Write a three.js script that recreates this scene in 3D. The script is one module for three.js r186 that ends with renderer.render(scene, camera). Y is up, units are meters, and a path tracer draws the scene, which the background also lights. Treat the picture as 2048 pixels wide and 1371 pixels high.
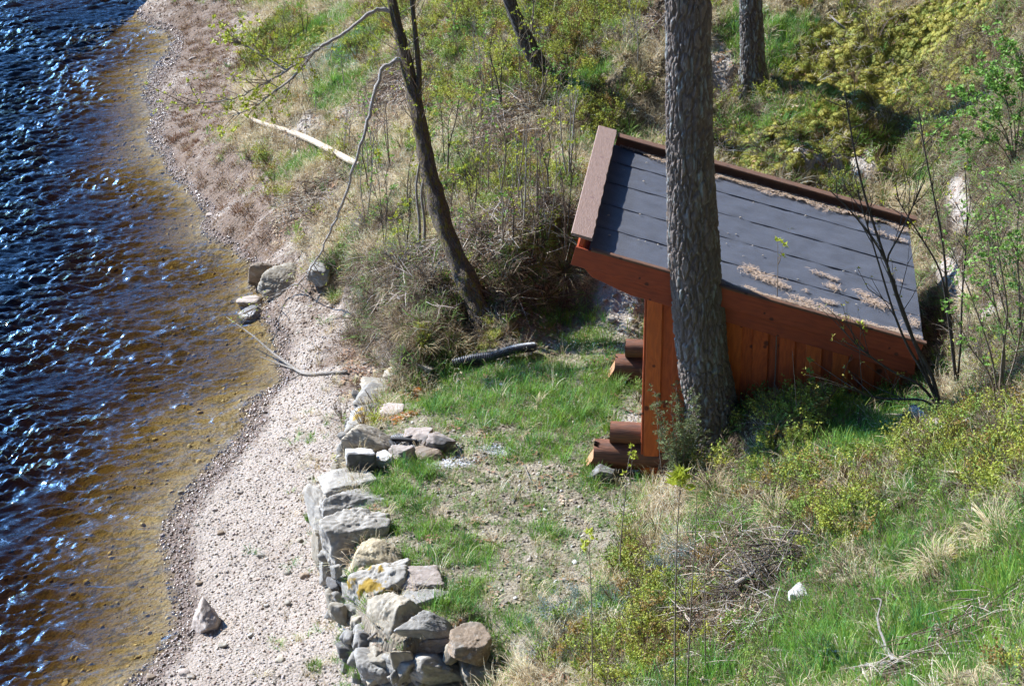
import * as THREE from 'three';
import { mergeGeometries, mergeVertices } from 'three/addons/utils/BufferGeometryUtils.js';
import { Sky } from 'three/addons/objects/Sky.js';
import { createNoise2D, createNoise3D } from 'simplex-noise';

// ---------------------------------------------------------------- camera, sky, sun, exposure
const scene = new THREE.Scene();
const CAM_Y = 10, PITCH = THREE.MathUtils.degToRad(23.5), FOV = 17, PW = 2048, PH = 1371;
const camera = new THREE.PerspectiveCamera(FOV, PW / PH, 0.5, 2000);
camera.position.set(0, CAM_Y, 0);
camera.rotation.set(-PITCH, 0, 0);
const renderer = new THREE.WebGLRenderer({ antialias: true });
renderer.setSize(1024, 685);
renderer.toneMapping = THREE.LinearToneMapping;
renderer.toneMappingExposure = 2.4;
renderer.shadowMap.enabled = true;
const SUN = new THREE.Vector3(-0.66, 0.66, -0.40).normalize();
const sky = new Sky();
sky.scale.setScalar(1000); sky.name = 'sky'; sky.userData.kind = 'structure';
{
  const u = sky.material.uniforms;
  u.sunPosition.value.copy(SUN); u.turbidity.value = 9; u.rayleigh.value = 0.5; u.mieCoefficient.value = 0.005; u.mieDirectionalG.value = 0.8;
  u.cloudCoverage.value = 0.0; u.cloudDensity.value = 0.45; u.cloudScale.value = 0.00022; u.cloudElevation.value = 0.5;
}
scene.add(sky);
scene.environmentIntensity = 0.19;
const sun = new THREE.DirectionalLight(new THREE.Color(1, 0.955, 0.87), 4.9);
sun.position.copy(SUN).multiplyScalar(60).add(new THREE.Vector3(0, 0, -22));
sun.target.position.set(0, 0, -22);
sun.castShadow = true; sun.name = 'sun';
Object.assign(sun.shadow.camera, { left: -20, right: 20, top: 20, bottom: -20, near: 1, far: 140 });
sun.shadow.mapSize.set(4096, 4096);
scene.add(sun, sun.target);

// ---------------------------------------------------------------- helpers
function rng(seed) { let a = seed >>> 0; return () => { a = (a + 0x6D2B79F5) | 0; let t = Math.imul(a ^ (a >>> 15), 1 | a); t = (t + Math.imul(t ^ (t >>> 7), 61 | t)) ^ t; return ((t ^ (t >>> 14)) >>> 0) / 4294967296; }; }
const n2 = createNoise2D(rng(11)), n3 = createNoise3D(rng(12));
const { clamp, lerp } = THREE.MathUtils;
const ss = (a, b, x) => { const t = clamp((x - a) / (b - a), 0, 1); return t * t * (3 - 2 * t); };
const V = (x, y, z) => new THREE.Vector3(x, y, z);
const F = PH / 2 / Math.tan(THREE.MathUtils.degToRad(FOV / 2)), CP = Math.cos(PITCH), SP = Math.sin(PITCH);
function fbm(x, z, oct = 4) { let s = 0, a = 0.5, f = 1; for (let i = 0; i < oct; i++) { s += a * n2(x * f + i * 17.3, z * f - i * 9.1); a *= 0.5; f *= 2.03; } return s; }
// survey helpers: the photograph was read like a survey picture, each sighting becomes a point in the world
function sight(u, v) { const a = (u - PW / 2) / F, b = -(v - PH / 2) / F; return V(a, b * CP - SP, -(CP + b * SP)); }
const onLevel = (u, v, y) => { const d = sight(u, v), t = (y - CAM_Y) / d.y; return V(d.x * t, y, d.z * t); };
const onPlaneZ = (u, v, z) => { const d = sight(u, v), t = z / d.z; return V(d.x * t, CAM_Y + d.y * t, z); };
const names = new Map();
function numbered(n) { const k = names.get(n) ?? 0; names.set(n, k + 1); return k ? n + '_' + String(k).padStart(3, '0') : n; }
function tag(o, label, category, group, kind) { if (label) o.userData.label = label; if (category) o.userData.category = category; if (group) o.userData.group = group; if (kind) o.userData.kind = kind; return o; }
function mesh(name, geo, mat, parent) { const m = new THREE.Mesh(geo, mat); m.name = parent ? name : numbered(name); m.castShadow = m.receiveShadow = true; (parent ?? scene).add(m); return m; }
function thing(name, label, category, pos = V(0, 0, 0), turn = 0, group) { const g = new THREE.Group(); g.name = numbered(name); g.position.copy(pos); g.rotation.y = turn; scene.add(g); return tag(g, label, category, group); }
function geoOf(pos, idx, extra = {}) { const g = new THREE.BufferGeometry(); g.setAttribute('position', new THREE.Float32BufferAttribute(pos, 3)); if (idx) g.setIndex(idx); for (const k in extra) g.setAttribute(k, new THREE.Float32BufferAttribute(extra[k], k === 'uv' ? 2 : 3)); g.computeVertexNormals(); return g; }
function dataTex(w, h, fn, srgb = true, repeat) {
  const d = new Uint8Array(w * h * 4), o = [0, 0, 0];
  for (let j = 0; j < h; j++) for (let i = 0; i < w; i++) { fn(i / w, j / h, o, i, j); const k = (j * w + i) * 4; for (let c = 0; c < 3; c++) { const x = clamp(o[c], 0, 1); d[k + c] = 255 * (srgb ? (x <= 0.0031308 ? 12.92 * x : 1.055 * Math.pow(x, 1 / 2.4) - 0.055) : x); } d[k + 3] = 255; }
  const t = new THREE.DataTexture(d, w, h); t.wrapS = t.wrapT = THREE.RepeatWrapping; t.magFilter = THREE.LinearFilter; t.minFilter = THREE.LinearFilter;
  if (srgb) t.colorSpace = THREE.SRGBColorSpace; if (repeat) t.repeat.set(...repeat); t.needsUpdate = true; return t;
}
// noise that repeats over one unit
function tileN(u, v, f, seed = 0) { const a = u * 2 * Math.PI, b = v * 2 * Math.PI, r = f / (2 * Math.PI); return n3(Math.cos(a) * r + seed, Math.sin(a) * r + Math.cos(b) * r * 1.0, Math.sin(b) * r - seed); }
const mixc = (o, c, t) => { for (let i = 0; i < 3; i++) o[i] += (c[i] - o[i]) * t; };
// ---------------------------------------------------------------- terrain: surveyed heights, thin-plate interpolation
const LAKE = -1.15;
const SHORE = [[300, -60], [305, 0], [335, 60], [322, 130], [292, 190], [300, 260], [330, 310], [372, 370], [420, 430], [470, 495], [518, 535], [528, 590], [545, 660], [560, 720], [572, 755], [512, 800], [502, 850], [470, 890], [402, 960], [352, 1030], [333, 1062], [347, 1120], [362, 1200], [350, 1262], [312, 1320], [270, 1371], [215, 1440]];
const LOWPTS = [
  ...SHORE.map(([u, v]) => [u, v, LAKE]),
  [0, 0, -2.5], [120, 300, -1.9], [0, 600, -2.4], [220, 600, -1.62], [0, 1000, -2.1], [180, 1000, -1.5], [0, 1371, -1.8], [120, 1371, -1.4], [400, 600, -1.34], [450, 800, -1.24], [160, 0, -1.55], [340, 850, -1.3], [240, 1120, -1.3], [220, 350, -1.42], [320, 470, -1.38], [230, 150, -1.34], [100, 800, -1.85], [100, 1200, -1.6],
  [650, 1200, -0.8], [600, 1300, -0.82], [640, 1371, -0.8], [550, 1100, -0.9], [480, 1300, -0.96], [560, 950, -0.92], [640, 900, -0.8], [660, 830, -0.72], [610, 800, -0.9], [650, 760, -0.82], [700, 740, -0.78], [620, 700, -0.94], [660, 640, -0.86], [640, 600, -0.84], [720, 660, -0.78], [765, 705, -0.72], [690, 580, -0.8], [740, 650, -0.76], [810, 725, -0.66], [600, 560, -0.9],
  [420, 1150, -1.02], [450, 1000, -1.02], [400, 1330, -1.02], [560, 850, -1.0],
  [900, 900, -0.35], [1000, 1150, -0.3], [860, 760, -0.5], [800, 1050, -0.5], [780, 1371, -0.7], [880, 1371, -0.6], [850, 1250, -0.45], [960, 1371, -0.4],
];
const HIGHPTS = [
  [750, 850, -0.05], [800, 900, 0], [900, 800, 0], [1000, 750, 0], [1100, 800, 0], [1200, 850, 0], [900, 1000, 0], [1000, 1000, 0], [1100, 1000, 0], [1200, 950, 0], [760, 1000, 0], [720, 960, -0.02], [850, 1150, 0], [1000, 1150, 0], [900, 1250, -0.04], [1150, 1150, 0.05], [1200, 720, 0.05], [1050, 700, 0.05], [850, 750, -0.12], [780, 780, -0.2], [740, 830, -0.12], [950, 695, 0.04], [700, 1100, -0.02], [740, 1250, -0.05], [800, 1300, -0.08], [900, 1320, -0.1],
  [692, 535, -0.12], [722, 572, 0.12], [750, 600, 0.25], [795, 648, 0.28], [800, 570, 0.4], [850, 610, 0.42], [900, 570, 0.5], [960, 600, 0.4], [955, 660, 0.1], [880, 715, 0.0], [815, 680, 0.2], [1010, 640, 0.3], [1100, 470, 0.95], [1120, 590, 0.32], [1100, 640, 0.15], [1000, 540, 0.6],
];
const HILLPTS = [
  [400, 330, -0.9], [420, 200, -0.88], [450, 100, -0.85], [460, 420, -0.9], [520, 470, -0.88], [555, 505, -0.82], [580, 400, -0.5], [500, 300, -0.55], [520, 150, -0.5], [560, 0, -0.4], [440, -60, -0.8],
  [700, 330, -0.1], [620, 300, -0.32], [650, 430, -0.35], [600, 480, -0.6], [760, 450, 0.1], [800, 330, 0.35], [850, 200, 0.7], [760, 150, 0.35], [700, 50, 0.2], [850, 50, 0.9], [640, 150, 0.0], [620, 30, -0.1], [640, 515, -0.45], [700, -60, 0.3],
  [1000, 330, 0.9], [1000, 200, 1.2], [1085, 150, 1.5], [1050, 20, 1.85], [1200, 60, 1.9], [1200, 200, 1.4], [1150, 300, 1.1], [1150, 380, 0.95], [900, 400, 0.55], [880, 480, 0.5],
  [1300, 100, 1.9], [1430, 130, 1.75], [1500, 178, 1.55], [1420, 20, 2.15], [1600, 50, 2.15], [1750, 20, 2.35], [2000, 20, 2.7], [2048, 150, 2.5], [1850, 130, 1.95], [1700, 150, 1.75], [1300, 250, 1.2], [1400, -80, 2.4], [1000, -80, 2.0], [2000, -80, 2.9], [1700, 230, 1.55],
  [1440, 322, 1.2], [1600, 306, 1.34], [1740, 296, 1.38], [1850, 245, 1.6], [1450, 350, 1.0], [1620, 362, 1.06], [1690, 358, 1.02], [1760, 345, 1.0], [1830, 300, 1.22], [1890, 285, 1.4],
  [1800, 400, 0.95], [1870, 470, 0.95], [1895, 520, 0.95], [1905, 600, 1.02], [1960, 560, 1.35], [1960, 440, 1.6], [2048, 400, 2.1], [2048, 550, 2.0], [1840, 360, 1.05], [1960, 310, 1.8], [2048, 280, 2.2],
  [1240, 612, 0.32], [1262, 588, 0.42], [1180, 660, 0.1],
  [1285, 965, -0.06], [1290, 945, -0.08], [1330, 948, -0.07], [1335, 968, -0.02], [1362, 955, 0.02], [1440, 890, 0.5], [1500, 812, 0.82], [1560, 800, 0.88], [1650, 788, 0.97], [1800, 778, 1.05], [1880, 770, 1.2], [2000, 770, 1.65], [2048, 700, 2.0], [2048, 850, 2.0], [1850, 880, 1.28], [1700, 900, 1.02], [1600, 950, 0.85], [1500, 1000, 0.5], [1400, 1000, 0.22], [1350, 1060, 0.17], [1300, 1150, 0.15], [1250, 1250, 0.2], [1180, 1371, 0.2], [1350, 1200, 0.4], [1400, 1371, 0.75], [1500, 1200, 0.75], [1600, 1100, 1.0], [1600, 1300, 1.15], [1750, 1000, 1.35], [1750, 1200, 1.5], [1800, 1371, 1.8], [1900, 1100, 1.8], [2048, 1000, 2.2], [2048, 1200, 2.4], [2048, 1371, 2.7], [1950, 1300, 2.1], [1020, 1371, -0.08], [1070, 1290, 0.06], [1100, 1440, 0.1],
];
// around and behind the shelter, seen only past its edges (x, height, z)
const BACK = [[1.4, 0, -20.6], [1.5, 0, -21.6], [2.6, 0.02, -21.0], [2.9, 0.3, -23.4], [3.9, 0.55, -23.2], [4.25, 0.75, -21.6], [4.15, 0.85, -20.6], [3.4, 0.3, -21.2], [2.0, 0.15, -23.2], [3.6, 0.75, -24.4],
  [-14, -4, -45], [-14, -4, -25], [-12, -4, -8], [-5, -2.4, -9], [0, -0.6, -9], [3, 1.2, -10], [9, 4.6, -9], [13, 6, -22], [14, 8, -40], [4, 4.2, -42], [-3, -0.2, -44], [-1, 0.4, -40], [0, 1.6, -44], [-7, -2.2, -42], [-4.5, -1.3, -49], [-9, -3, -50], [2, 3, -50], [10, 8, -50]];
const WALLLINE = [[1030, 1345], [960, 1300], [890, 1330], [800, 1345], [742, 1322], [700, 1235], [682, 1140], [668, 1050], [672, 985], [700, 925], [712, 868], [738, 808], [785, 768], [835, 742], [872, 726]];
const BANKLINE = [[872, 726], [806, 702], [768, 655], [728, 605], [690, 552]];

function tps(pts) {
  const n = pts.length, m = n + 3, A = [], K = (r2) => (r2 < 1e-9 ? 0 : 0.5 * r2 * Math.log(r2));
  for (let i = 0; i < m; i++) {
    const r = new Float64Array(m + 1); A.push(r);
    if (i < n) { for (let j = 0; j < n; j++) { const dx = pts[i][0] - pts[j][0], dz = pts[i][2] - pts[j][2]; r[j] = K(dx * dx + dz * dz); } r[i] += 0.02; r[n] = 1; r[n + 1] = pts[i][0]; r[n + 2] = pts[i][2]; r[m] = pts[i][1]; }
    else for (let j = 0; j < n; j++) r[j] = i === n ? 1 : i === n + 1 ? pts[j][0] : pts[j][2];
  }
  for (let c = 0; c < m; c++) {
    let p = c; for (let i = c + 1; i < m; i++) if (Math.abs(A[i][c]) > Math.abs(A[p][c])) p = i;
    [A[c], A[p]] = [A[p], A[c]];
    for (let i = c + 1; i < m; i++) { const f = A[i][c] / A[c][c]; if (f) for (let j = c; j <= m; j++) A[i][j] -= f * A[c][j]; }
  }
  const w = new Float64Array(m);
  for (let i = m - 1; i >= 0; i--) { let s = A[i][m]; for (let j = i + 1; j < m; j++) s -= A[i][j] * w[j]; w[i] = s / A[i][i]; }
  return (x, z) => { let s = w[n] + w[n + 1] * x + w[n + 2] * z; for (let i = 0; i < n; i++) { const dx = x - pts[i][0], dz = z - pts[i][2], r2 = dx * dx + dz * dz; if (r2 > 1e-9) s += w[i] * 0.5 * r2 * Math.log(r2); } return s; };
}
const toPts = (l) => l.map(([u, v, y]) => { const p = onLevel(u, v, y); return [p.x, y, p.z]; });
const GX0 = -11, GX1 = 11, GZ0 = -50, GZ1 = -10, GS = 0.1, GW = Math.round((GX1 - GX0) / GS) + 1, GH = Math.round((GZ1 - GZ0) / GS) + 1;
function baked(f) { const g = new Float32Array(GW * GH); for (let j = 0; j < GH; j++) for (let i = 0; i < GW; i++) g[j * GW + i] = f(GX0 + i * GS, GZ0 + j * GS); return g; }
function gridAt(g, x, z) { const a = clamp((x - GX0) / GS, 0, GW - 1.001), b = clamp((z - GZ0) / GS, 0, GH - 1.001), i = a | 0, j = b | 0, s = a - i, t = b - j, k = j * GW + i; return (g[k] * (1 - s) + g[k + 1] * s) * (1 - t) + (g[k + GW] * (1 - s) + g[k + GW + 1] * s) * t; }
const hillP = [...toPts(HILLPTS), ...BACK];
const lowG = baked(tps([...toPts(LOWPTS), ...hillP])), highG = baked(tps([...toPts(HIGHPTS), ...hillP]));
// raised ground: terrace behind the dry stone wall and the bank behind it
const wallW = WALLLINE.map(([u, v]) => onLevel(u, v, -0.3)), bankW = BANKLINE.map(([u, v]) => onLevel(u, v, -0.35));
const raised = [...wallW, ...bankW, onLevel(720, 470, 0), onLevel(1150, 420, 1), V(4, 0, -25), V(5, 0, -16), V(1.5, 0, -15)].map((p) => [p.x, p.z]);
function segDist(x, z, a, b) { const dx = b[0] - a[0], dz = b[1] - a[1], t = clamp(((x - a[0]) * dx + (z - a[1]) * dz) / (dx * dx + dz * dz), 0, 1); return Math.hypot(x - a[0] - t * dx, z - a[1] - t * dz); }
function signedIn(poly, x, z) { let ins = false, d = 1e9; for (let i = 0, j = poly.length - 1; i < poly.length; j = i++) { const a = poly[i], b = poly[j]; if ((a[1] > z) !== (b[1] > z) && x < ((b[0] - a[0]) * (z - a[1])) / (b[1] - a[1]) + a[0]) ins = !ins; d = Math.min(d, segDist(x, z, a, b)); } return ins ? d : -d; }
const NW = wallW.length;
function raisedMask(x, z) {
  if (x < -6 || x > 5 || z < -30 || z > -14) return 0;
  const s = signedIn(raised, x, z), w = fbm(x * 2.2, z * 2.2, 2);
  return ss(-0.1, 0.12, s + w * 0.07);
}
const shelterAt = V(1.27, 0, -19.89), shelterTurn = -0.114, sc = Math.cos(shelterTurn), sn = Math.sin(shelterTurn);
const toShelter = (x, z) => { const dx = x - shelterAt.x, dz = z - shelterAt.z; return [dx * sc - dz * sn, dx * sn + dz * sc]; };
const fromShelter = (lx, lz) => [shelterAt.x + lx * sc + lz * sn, shelterAt.z - lx * sn + lz * sc];
function rough(x, z) { // 0 on beach and terrace, 1 on the overgrown hill
  const m = raisedMask(x, z), lo = gridAt(lowG, x, z), hi = gridAt(highG, x, z);
  return Math.max(ss(-0.75, -0.35, lo) * (1 - m), m * ss(0.06, 0.3, Math.abs(hi)));
}
function heightCore(x, z) {
  const m = raisedMask(x, z), lo = gridAt(lowG, x, z), hi = gridAt(highG, x, z);
  const r = Math.max(ss(-0.75, -0.35, lo) * (1 - m), m * ss(0.06, 0.3, Math.abs(hi)));
  let h = lo + (hi - lo) * m;
  h += r * (fbm(x * 0.9 + 5, z * 0.9, 3) * 0.14 + fbm(x * 3.1, z * 3.1, 3) * 0.085);
  h += (1 - r) * (fbm(x * 1.3, z * 1.3, 3) * 0.035 + fbm(x * 7, z * 7, 2) * 0.012);
  const [lx, lz] = toShelter(x, z), inS = Math.min(ss(0.03, 0.2, lx), ss(2.62, 2.5, lx), ss(-0.02, -0.12, lz), ss(-2.42, -2.27, lz));
  return h * (1 - inS) + Math.min(h, 0.0) * inS;
}
function height(x, z) {
  const out = Math.max(GX0 + 0.5 - x, x - GX1 + 0.5, GZ0 + 0.5 - z, z - GZ1 + 0.5, 0);
  const h = heightCore(clamp(x, GX0, GX1), clamp(z, GZ0, GZ1));
  if (out <= 0) return h;
  const far = x < -2 ? -5 : lerp(-5, 14, ss(-2, 26, x + fbm(x * 0.04, z * 0.04, 2) * 6));
  return lerp(h, far, ss(0, 16, out)) + (x > 0 ? fbm(x * 0.08, z * 0.08, 3) * Math.min(out * 0.06, 1.5) : 0);
}
function hit(u, v) { // where a sighting meets the ground
  const d = sight(u, v); let t = 12, p = V(0, 0, 0);
  const at = (s) => p.set(d.x * s, CAM_Y + d.y * s, d.z * s);
  for (; t < 60; t += 0.12) { at(t); if (p.y < height(p.x, p.z)) break; }
  let a = t - 0.12, b = t; for (let i = 0; i < 12; i++) { const c = (a + b) / 2; at(c); if (p.y < height(p.x, p.z)) b = c; else a = c; }
  at(b); p.y = height(p.x, p.z); return p;
}
const depthOf = (p) => Math.hypot(p.x, p.y - CAM_Y, p.z);
const pxm = (p) => F / (-(p.y - CAM_Y) * SP - p.z * CP); // photo pixels per metre there
const normalAt = (x, z, e = 0.06) => V(height(x - e, z) - height(x + e, z), 2 * e, height(x, z - e) - height(x, z + e)).normalize();

const steepG = baked((x, z) => 1 - normalAt(x, z, 0.08).y), steepAt = (x, z) => gridAt(steepG, x, z);
// ---------------------------------------------------------------- what grows where: patches on the ground
const PATCHES = { green: [], dry: [], moss: [], bilberry: [], litter: [], sand: [], rust: [], scrub: [], lingon: [], orange: [], ash: [] };
const PD = {
  dry: [[650, 250, 80, 50], [700, 420, 90, 50], [800, 380, 90, 50], [1000, 300, 120, 50], [1100, 340, 60, 30], [600, 150, 60, 40], [1250, 230, 40, 30], [1400, 40, 50, 40], [1780, 420, 70, 40], [1850, 470, 50, 40], [1950, 600, 60, 60], [1700, 980, 80, 30], [1550, 1040, 60, 25], [1880, 1150, 50, 20], [1750, 1150, 50, 15], [1350, 1060, 60, 40], [900, 180, 80, 50], [1330, 1000, 40, 30], [620, 380, 60, 40], [560, 250, 50, 40], [1620, 1000, 40, 15], [1480, 1000, 40, 20], [880, 440, 80, 40], [500, 200, 40, 50], [760, 250, 60, 40]],
  green: [[880, 740, 35, 16], [925, 768, 60, 22], [1000, 750, 110, 35], [1080, 770, 90, 40], [880, 810, 45, 16], [960, 800, 60, 25], [1150, 800, 90, 50], [1215, 765, 45, 40], [1110, 830, 80, 30], [970, 835, 60, 18], [1190, 945, 30, 28], [1175, 850, 70, 25], [830, 935, 55, 20], [780, 978, 45, 14], [840, 1060, 60, 16], [880, 1115, 60, 22], [935, 1185, 40, 20], [900, 1215, 45, 22], [985, 1250, 45, 28], [1010, 1290, 40, 30], [715, 1310, 28, 45], [690, 1230, 15, 40], [1090, 1065, 40, 12], [830, 1012, 50, 15], [950, 1112, 40, 18], [925, 1080, 30, 12], [1060, 900, 90, 20], [1215, 655, 30, 20], [1130, 640, 70, 20], [1190, 680, 50, 20], [1255, 290, 40, 45], [1470, 60, 60, 45], [1560, 110, 40, 40], [1620, 210, 60, 30], [1550, 235, 60, 25], [1490, 225, 30, 18], [1585, 70, 50, 40], [1880, 335, 60, 35], [1910, 430, 50, 60], [2000, 350, 60, 60], [1960, 500, 60, 60], [1870, 600, 14, 60], [1500, 960, 40, 40], [1700, 885, 70, 45], [1750, 800, 80, 25], [1680, 930, 40, 40], [1850, 1050, 90, 50], [1760, 1060, 60, 50], [1660, 1110, 60, 30], [1960, 1130, 90, 40], [1990, 1200, 120, 40], [1830, 1220, 140, 40], [1690, 1280, 80, 40], [1560, 1290, 60, 50], [1400, 1350, 90, 30], [820, 430, 60, 40], [790, 530, 40, 30], [950, 80, 60, 40], [690, 190, 50, 40], [560, 100, 40, 40], [920, 300, 60, 40], [870, 330, 60, 30], [1150, 170, 60, 30], [960, 640, 60, 20], [1040, 620, 50, 15], [700, 100, 60, 50], [640, 60, 50, 40], [1530, 1080, 60, 40], [1440, 1050, 50, 40], [620, 880, 14, 8], [1830, 1300, 100, 30], [1960, 1320, 70, 30], [1600, 1220, 60, 40], [600, 330, 40, 20]],
  moss: [[1880, 90, 150, 70], [1700, 100, 100, 60], [1620, 240, 120, 40], [1700, 250, 170, 55], [1560, 305, 130, 26], [1790, 205, 100, 55], [1950, 45, 80, 60], [1650, 175, 80, 35], [2000, 1110, 40, 22], [1930, 1095, 30, 22], [1100, 470, 60, 30], [1640, 310, 100, 20], [1480, 290, 40, 30], [1860, 180, 90, 60], [850, 250, 30, 20], [620, 90, 40, 30], [1760, 90, 120, 50], [1580, 1130, 30, 20], [960, 690, 60, 12]],
  bilberry: [[1220, 215, 55, 50], [1200, 260, 40, 20], [1560, 860, 110, 50], [1480, 920, 60, 40], [1650, 1005, 180, 60], [1620, 1045, 90, 40], [1300, 1300, 110, 70], [1960, 880, 90, 50], [1050, 360, 80, 40], [1010, 100, 140, 70], [900, 60, 80, 60], [540, 90, 60, 60], [1140, 130, 70, 60], [1100, 60, 120, 60], [1300, 1180, 60, 50], [1950, 960, 100, 40], [960, 370, 80, 40], [760, 60, 60, 60], [1480, 870, 50, 40], [1420, 1090, 50, 40]],
  litter: [[850, 610, 120, 70], [770, 600, 60, 80], [1000, 540, 130, 70], [730, 580, 40, 50], [1100, 430, 130, 55], [950, 480, 150, 60], [1050, 530, 90, 50], [1450, 1200, 90, 70], [1500, 1130, 80, 45], [1900, 1320, 120, 25], [1430, 290, 30, 50], [850, 560, 120, 60], [1350, 30, 60, 60], [780, 620, 60, 60], [1020, 250, 60, 50], [620, 420, 60, 40], [800, 180, 60, 60], [1960, 1270, 60, 20]],
  sand: [[1240, 610, 45, 50], [1265, 590, 30, 30], [1432, 120, 32, 60], [1905, 560, 16, 70], [1925, 420, 14, 40], [1690, 350, 90, 26], [1262, 850, 32, 26], [1600, 300, 30, 10], [1010, 700, 40, 10], [1985, 620, 14, 20], [640, 240, 60, 20]],
  rust: [[380, 60, 60, 80], [400, 250, 70, 70], [450, 340, 70, 60], [540, 470, 60, 40], [470, 380, 50, 30], [400, 60, 60, 60], [430, 300, 30, 30], [420, 180, 60, 60], [440, 250, 50, 50], [400, 20, 60, 50], [500, 420, 60, 40], [470, 330, 60, 40], [700, 700, 50, 20], [720, 760, 40, 20], [410, 110, 50, 40], [580, 450, 40, 30]],
  lingon: [[1140, 1230, 60, 25], [1130, 1310, 50, 25], [640, 120, 40, 30], [1050, 110, 30, 30], [700, 100, 40, 40], [1230, 1210, 50, 20], [1350, 1130, 40, 30]],
  scrub: [[1000, 160, 100, 60], [1100, 200, 60, 40], [800, 100, 60, 60], [1120, 430, 60, 30], [900, 520, 80, 40], [2000, 700, 60, 80], [1700, 100, 100, 40], [2020, 880, 40, 40]],
  orange: [[800, 795, 40, 12], [770, 812, 25, 8], [1900, 1335, 30, 10], [830, 785, 30, 10], [800, 830, 30, 8], [930, 1262, 30, 10], [1460, 1240, 20, 14]],
  ash: [[840, 905, 70, 14], [800, 885, 40, 12], [900, 925, 40, 10], [740, 918, 40, 8], [990, 900, 30, 8]],
};
for (const k in PD) for (const [u, v, ru, rv] of PD[k]) { const p = hit(u, v), s = pxm(p), n = normalAt(p.x, p.z, 0.3), tilt = Math.max(0.22, 0.42 * n.y + 0.9 * n.z); PATCHES[k].push([p.x, p.z, ru / s, rv / s / tilt]); }
function patch(k, x, z, wob = 0) { let m = 0; for (const [a, b, rx, rz] of PATCHES[k]) { const dx = (x - a) / rx, dz = (z - b) / rz, q = dx * dx + dz * dz; if (q < 2.6) m = Math.max(m, 1 - ss(0.45, 2.4, q + wob)); } return m; }
// ground cover at a point: shares that follow what the survey picture shows
const terracePoly = [[1030, 1320], [960, 1290], [890, 1310], [800, 1320], [752, 1300], [715, 1235], [695, 1140], [680, 1050], [685, 985], [712, 925], [722, 868], [748, 808], [795, 768], [845, 742], [900, 715], [1010, 690], [1120, 640], [1250, 560], [1300, 700], [1285, 950], [1250, 1100], [1200, 1200], [1100, 1280]].map(([u, v]) => { const p = onLevel(u, v, 0); return [p.x, p.z]; });
function cover(x, z, o = {}) {
  const h = height(x, z), m = raisedMask(x, z), wob = fbm(x * 2.7, z * 2.7, 3) * 1.3;
  const lo = gridAt(lowG, x, z);
  o.h = h; o.beach = (1 - m) * ss(-0.5, -0.74, lo + fbm(x * 1.8, z * 1.8, 3) * 0.16);
  const st = signedIn(terracePoly, x, z); o.terrace = ss(-0.1, 0.15, st + wob * 0.08) * (1 - o.beach);
  for (const k in PATCHES) o[k] = patch(k, x, z, k === 'ash' ? wob * 0.6 : wob);
  const wild = (1 - o.beach) * (1 - o.terrace), a = fbm(x * 0.8 + 31, z * 0.8, 3), b = fbm(x * 1.1 - 17, z * 1.1 + 8, 3), c = fbm(x * 0.7 + 70, z * 0.7, 3);
  o.steep = ss(0.2, 0.42, steepAt(x, z) + 0.1 * a) * (1 - o.beach); const bare = (1 - 0.92 * o.sand) * (1 - 0.85 * o.steep * (1 - 0.8 * o.moss));
  o.wild = wild;
  const near = ss(-21.5, -18.5, z) * ss(0.3, 1.3, x), sG = Math.max(0.02, 0.26 + 0.2 * near + 0.75 * o.green + 0.75 * a), sD = Math.max(0.02, 0.56 - 0.14 * near + 0.5 * o.dry + 0.6 * b - 0.25 * o.litter - 0.2 * o.moss), sB = Math.max(0.02, 0.14 - 0.06 * near + 0.75 * o.bilberry + 0.75 * c), sM = Math.max(0.01, 1.5 * o.moss), p3 = (q) => q * q * q, sum = p3(sG) + p3(sD) + p3(sB) + p3(sM);
  const den = bare * wild * (1 - 0.85 * o.litter);
  o.G = clamp(den * (p3(sG) / sum) * 1.15 + bare * o.terrace * Math.max(o.green * 0.95, clamp(0.6 + 1.1 * fbm(x * 2.2 + 11, z * 2.2, 3), 0, 0.85)) * (1 - 0.7 * o.ash) + o.beach * o.green * 0.6, 0, 1);
  o.D = clamp(den * (p3(sD) / sum) * 1.2 + o.terrace * 0.05, 0, 1);
  o.B = clamp(den * (p3(sB) / sum) * 1.25, 0, 1);
  o.M = clamp(bare * Math.max(wild * (p3(sM) / sum) * 1.2, 0.4 * o.moss * wild), 0, 1);
  o.L = clamp(o.litter + wild * (0.18 + 0.3 * c) + 0.25 * o.sand * wild, 0, 1);
  return o;
}
// cover, sampled once on a grid and read back smoothly
const CX0 = -7, CX1 = 8, CZ0 = -45, CZ1 = -9, CS = 0.06, CW = Math.round((CX1 - CX0) / CS) + 1, CH = Math.round((CZ1 - CZ0) / CS) + 1;
const CK = ['beach', 'terrace', 'wild', 'G', 'D', 'B', 'M', 'L', 'sand', 'rust', 'lingon', 'scrub', 'orange', 'ash', 'moss', 'litter', 'green', 'bilberry'], CG = {};
{
  for (const k of CK) CG[k] = new Float32Array(CW * CH);
  const o = {};
  for (let j = 0; j < CH; j++) for (let i = 0; i < CW; i++) { cover(CX0 + i * CS, CZ0 + j * CS, o); for (const k of CK) CG[k][j * CW + i] = o[k]; }
}
const cov = {};
function coverAt(x, z) {
  const a = clamp((x - CX0) / CS, 0, CW - 1.001), b = clamp((z - CZ0) / CS, 0, CH - 1.001), i = a | 0, j = b | 0, s = a - i, t = b - j, k = j * CW + i;
  for (const q of CK) { const g = CG[q]; cov[q] = (g[k] * (1 - s) + g[k + 1] * s) * (1 - t) + (g[k + CW] * (1 - s) + g[k + CW + 1] * s) * t; }
  return cov;
}
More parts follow.
